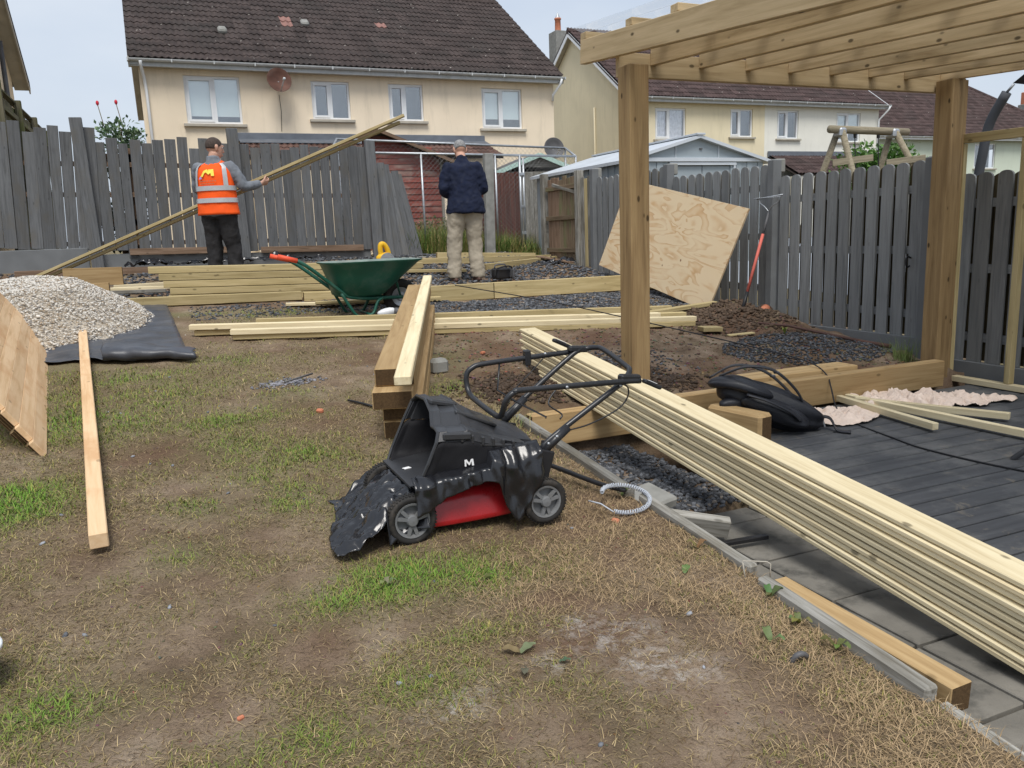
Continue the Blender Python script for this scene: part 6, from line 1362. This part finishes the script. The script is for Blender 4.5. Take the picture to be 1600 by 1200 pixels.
def person(lab, loc, face, scale, J, hair, head_yaw, head_pitch, up_col, sleeve_r=1., hood=False):
    """J: joints in a frame with +Y forward, +X to the person's right"""
    p = thing('person', lab, 'person', loc); mw = Matrix.Translation(loc) @ Matrix.Rotation(face, 4, 'Z') @ Matrix.Scale(scale, 4)
    body = []
    hp, hm = head_parts(V(J['head']), head_yaw, head_pitch); body += hp
    nk = V(J['neck']); body.append(limb([nk + V((0, -.01, -.08)), nk, V(J['head']) + V((0, -.02, -.05))], [.065, .058, .056]))
    ch = V(J['chest']); pl = V(J['pelvis']); body.append(ell([(pl + V((0, 0, -.08)), .13, .10), (pl + V((0, 0, .05)), .15, .105), (pl.lerp(ch, .5), .13, .095), (ch, .155, .105), (nk + V((0, -.01, -.10)), .12, .085), (nk + V((0, 0, -.04)), .06, .05)]))
    for s, S in ((-1, 'L'), (1, 'R')):
        body.append(limb([J['sh' + S], J['el' + S], J['wr' + S]], [.046, .037, .027])); body += hand(hand_m(J['wr' + S], J['hd' + S][0], J['hd' + S][1]), J['hd' + S][2], 1.05, -s)
        body.append(limb([J['hip' + S], J['kn' + S], J['an' + S]], [.080, .052, .036])); body.append(ell([(V(J['an' + S]) + V((0, -.04, -.055)), .03, .03), (V(J['an' + S]) + V((0, .03, -.055)), .035, .03), (V(J['an' + S]) + V((0, .13, -.065)), .04, .02)], n=12))
    b = cloth('body', body, M_skin, p, mw, .0075, 0, smooth=3); eyes_hair(p, mw, hm, hair)
    return p, mw
def trousers(p, mw, J, mat, w=1.):
    pl = V(J['pelvis']); q = [ell([(pl + V((0, -.01, -.13)), .14 * w, .12), (pl + V((0, -.012, -.03)), .175 * w, .132), (pl + V((0, -.004, .06)), .165 * w, .118), (pl + V((0, 0, .14)), .155 * w, .108)])]
    for S in 'LR':
        h, k, a = V(J['hip' + S]), V(J['kn' + S]), V(J['an' + S]); P = [h + V((0, -.01, .03)), h.lerp(k, .45), k, k.lerp(a, .5), a + V((0, .0, .03)), a + V((0, .01, -.035))]
        q.append(limb(P, [.108 * w, .093 * w, .078 * w, .072 * w, .068 * w, .073 * w]))
        for d in (.0, .05): q.append(ell([(a + V((0, .005, d + .005)), .072 * w, .078), (a + V((0, .005, d + .03)), .080 * w, .086), (a + V((0, .005, d + .055)), .072 * w, .078)], n=16))
    return cloth('trousers', q, mat, p, mw, .012, .034, .10, 4)
def shoes(p, mw, J, mat):
    for S in 'LR':
        a = V(J['an' + S]); v, f = loft([[a + V((.048 * math.cos(t) * k, .05 + .15 * math.sin(t) * k2, z)) for t in [2 * math.pi * i / 20 for i in range(20)]] for z, k, k2 in ((-.09, 1, 1), (-.07, 1.03, 1.02), (-.045, .95, .92), (-.02, .75, .6), (.03, .7, .4))]); o = mk('shoe', v, f, mat, p, mw, True); modr(o, 'SUBSURF', levels=1, render_levels=1)
def sleeves(J, r0=.072, r1=.060, r2=.050, upto=1.):
    q = []
    for S in 'LR': sh, el, wr = V(J['sh' + S]), V(J['el' + S]), V(J['wr' + S]); q.append(limb([sh, sh.lerp(el, .3), sh.lerp(el, .65), el, el.lerp(wr, upto)], [r0 * .86, r0, r0 * .93, r1, r2])); q.append(ball(sh, r0 * .9, r0 * .9, r0 * .9)); q.append(ball(sh.lerp(V(J['neck']), .3) + V((0, 0, -.03)), r0 * 1.1, r0 * .95, r0 * .8))
    return q
# man in the navy shirt, seen from behind, head bowed over something in his hands
JN = dict(head=(.0, .085, 1.60), neck=(0, .015, 1.485), chest=(0, -.01, 1.27), pelvis=(.02, 0, .96), shL=(-.185, -.01, 1.385), shR=(.185, -.01, 1.385), elL=(-.245, -.02, 1.12), elR=(.25, .0, 1.13), wrL=(-.13, .22, 1.06), wrR=(.13, .24, 1.07),
          hdL=((.6, .8, .0), (0, .2, 1), .5), hdR=((-.6, .8, .0), (0, .2, 1), .5), hipL=(-.085, 0, .90), hipR=(.105, 0, .90), knL=(-.135, .03, .50), knR=(.12, .02, .49), anL=(-.155, 0, .09), anR=(.135, -.02, .09))
M_navy = surf('navy_cotton', (.008, .0125, .033), .85, var=.15, scale=10, bump=.2, bs=250); M_khaki = surf('khaki_cotton', (.34, .30, .235), .9, var=.08, scale=6, bump=.2, bs=250); M_brownl = surf('brown_leather', (.075, .04, .03), .6, var=.2)
M_hgrey = surf('grey_hair', (.22, .22, .22), .8, var=.4, scale=60, bump=.5, bs=150); M_hdark = surf('cropped_dark_hair', (.06, .045, .038), .85, var=.35, scale=60, bump=.5, bs=180)
navy, mwN = person('man in a navy shirt and khaki trousers with his back turned, head bowed', (3.60, 9.83, .915), rad(-8), 1.03, JN, M_hgrey, rad(4), rad(-30), M_navy)
ch = V(JN['chest']); pl = V(JN['pelvis'])
cloth('shirt', [ell([(pl + V((0, -.012, -.13)), .252, .188), (pl + V((0, -.012, .0)), .232, .178), (pl.lerp(ch, .45), .195, .15), (ch, .188, .132), (ch + V((0, 0, .11)), .175, .115), (V(JN['neck']) + V((0, -.012, -.045)), .10, .075), (V(JN['neck']) + V((0, -.01, .0)), .068, .064), (V(JN['neck']) + V((0, .0, .035)), .070, .068)])] + sleeves(JN, .078, .068, .066, .55), M_navy, navy, mwN, .012, .034, .075, 14)
for S in 'LR': e, w = V(JN['el' + S]), V(JN['wr' + S]); cloth('rolled_cuff', [ell([(e.lerp(w, .42), .064, .064), (e.lerp(w, .52), .068, .068), (e.lerp(w, .66), .060, .060)])], M_navy, navy, mwN, .01, .01, .04, 2)
trousers(navy, mwN, JN, M_khaki, 1.22); shoes(navy, mwN, JN, M_brownl)
v = [pl + V((-.13, -.118, .02)), pl + V((-.095, -.130, .025)), pl + V((-.115, -.136, -.10)), pl + V((-.15, -.12, -.09))]
# man in the orange vest, turned to the right, carrying two long boards
JV = dict(head=(.015, .02, 1.635), neck=(0, -.01, 1.515), chest=(0, -.01, 1.28), pelvis=(0, 0, .97), shL=(-.195, -.01, 1.425), shR=(.195, .0, 1.425), elL=(-.275, .10, 1.19), elR=(.31, .07, 1.20), wrL=(-.17, .30, 1.12), wrR=(.43, .26, 1.24),
          hdL=((.6, .7, .2), (.2, .6, .9), 1.0), hdR=((.5, .85, .12), (-.5, .4, .7), 1.0), hipL=(-.09, 0, .91), hipR=(.09, 0, .91), knL=(-.11, .03, .50), knR=(.115, .05, .50), anL=(-.12, 0, .09), anR=(.14, .03, .09))
M_hiv = surf('hi_vis_orange', (.86, .105, .015), .75, var=.06, scale=6, bump=.15, bs=120); M_hiv.node_tree.nodes['Principled BSDF'].inputs['Specular IOR Level'].default_value = .2
M_refl = surf('reflective_tape', (.46, .47, .48), .35, .3, .08, 10, .05); M_gsw = surf('grey_sweatshirt', (.17, .185, .21), .9, var=.12, scale=8, bump=.3, bs=160); M_blk = surf('charcoal_work_trousers', (.022, .021, .022), .8, var=.25, scale=7, bump=.2, bs=160)
vest, mwV = person('man in an orange reflective vest holding up two long boards by the fence', (.70, 10.66, lawn(.7, 10.66) + .01), rad(-30), 1.055, JV, M_hdark, rad(-38), rad(-6), M_gsw)
ch = V(JV['chest']); pl = V(JV['pelvis'])
VS = [(pl + V((0, -.005, -.085)), .245, .17), (pl + V((0, -.005, .02)), .232, .165), (pl.lerp(ch, .5), .225, .158), (ch, .222, .154), (ch + V((0, 0, .10)), .21, .138), (V((0, -.005, 1.44)), .195, .112), (V(JV['neck']) + V((0, -.01, -.025)), .09, .078)]
cloth('sweatshirt', [ell([(c_, a * .95, b_ * .94) for c_, a, b_ in VS] + [(V(JV['neck']) + V((0, -.005, .03)), .070, .068)])] + sleeves(JV, .072, .062, .045, .93) + [ell([(pl + V((0, 0, -.10)), .19, .14), (pl + V((0, 0, -.07)), .19, .14), (pl, .17, .12)])], M_gsw, vest, mwV, .012, .022, .06, 12)
vv, vf = ell(VS, n=36); vo_ = mk('hi_vis_vest', vv, vf[:-2], M_hiv, vest, mwV, True); modr(vo_, 'SUBSURF', levels=2, render_levels=2); tx = bpy.data.textures.new('vest_folds', 'CLOUDS'); tx.noise_scale = .12; modr(vo_, 'DISPLACE', texture=tx, strength=.018, mid_level=.4); modr(vo_, 'SOLIDIFY', thickness=.004)
def vpt(z, t, off=.012):
    for (c0, a0, b0), (c1, a1, b1) in zip(VS, VS[1:]):
        if c0.z <= z <= c1.z: k = (z - c0.z) / (c1.z - c0.z); c_ = c0.lerp(c1, k); return c_ + V((math.cos(t) * (a0 + (a1 - a0) * k + off), math.sin(t) * (b0 + (b1 - b0) * k + off), 0))
    return V((0, 0, z))
def patch(name, zs_, ts, mat, off=.013):
    v = [vpt(z, t, off) for z in zs_ for t in ts]; n = len(ts); f = [(j * n + i, j * n + i + 1, (j + 1) * n + i + 1, (j + 1) * n + i) for j in range(len(zs_) - 1) for i in range(n - 1)]
    return mk(name, v, f, mat, vo_, mwV, True)
full = [2 * math.pi * i / 40 for i in range(41)]
patch('reflective_band', [1.020, 1.045, 1.072], full, M_refl); patch('reflective_band', [1.155, 1.18, 1.208], full, M_refl)
for s in (-1, 1):
    tt = -math.pi / 2 + s * .85; patch('shoulder_band', [1.205, 1.26, 1.32, 1.38, 1.42, 1.46], [tt - .13, tt, tt + .13], M_refl)
M_ylw = surf('yellow_print', (.80, .68, .10), .7, bump=0); M_blu = surf('violet_print', (.35, .30, .65), .7, bump=0)
T0 = -math.pi / 2
def poly_patch(name, pts, mat, off=.016): return mk(name, [vpt(1.33 + z, T0 + x / .17, off) for x, z in pts], [tuple(range(len(pts)))], mat, vo_, mwV)
poly_patch('logo', [(-.075, -.02), (-.045, .045), (-.012, .062), (-.005, .035), (-.035, .02), (-.05, -.02)], M_ylw); poly_patch('logo', [(.0, .058), (.045, .062), (.05, -.015), (.025, -.015), (.02, .02), (.002, .0), (-.02, .025)], M_ylw); poly_patch('logo', [(-.095, -.045), (-.075, -.01), (-.058, -.045)], M_blu)
for k, w in ((-.075, .115), (-.105, .10)):
    for i in range(7): x = -.08 + w * 1.3 * i / 7; poly_patch('print_line', [(x, k), (x + w * .13, k), (x + w * .13, k + .011), (x, k + .011)], M_pot)
trousers(vest, mwV, JV, M_blk, 1.15); shoes(vest, mwV, JV, M_blk)
# boards in his hands
hw = mwV @ V(JV['wrR']); bdir = V((3.05 - -1.78, 10.29 - 11.95, 3.03 - 1.09))
P0 = V((-1.80, 11.92, 1.06)); P1 = V((3.05, 10.40, 3.045))
for i, (o_, lab) in enumerate(((0, 'nearer of the two long boards held up by the man in the vest'), (1, 'farther of the two long boards held up by the man in the vest'))):
    d_ = V((0, .06, -.062)) * i; tag(plank('long_board', P0 + d_ + (P1 - P0) * (.03 * i), P1 + d_ - (P1 - P0) * .008 * i, .09, .034, W_green, None), lab, 'board', 'two long boards held by the worker')
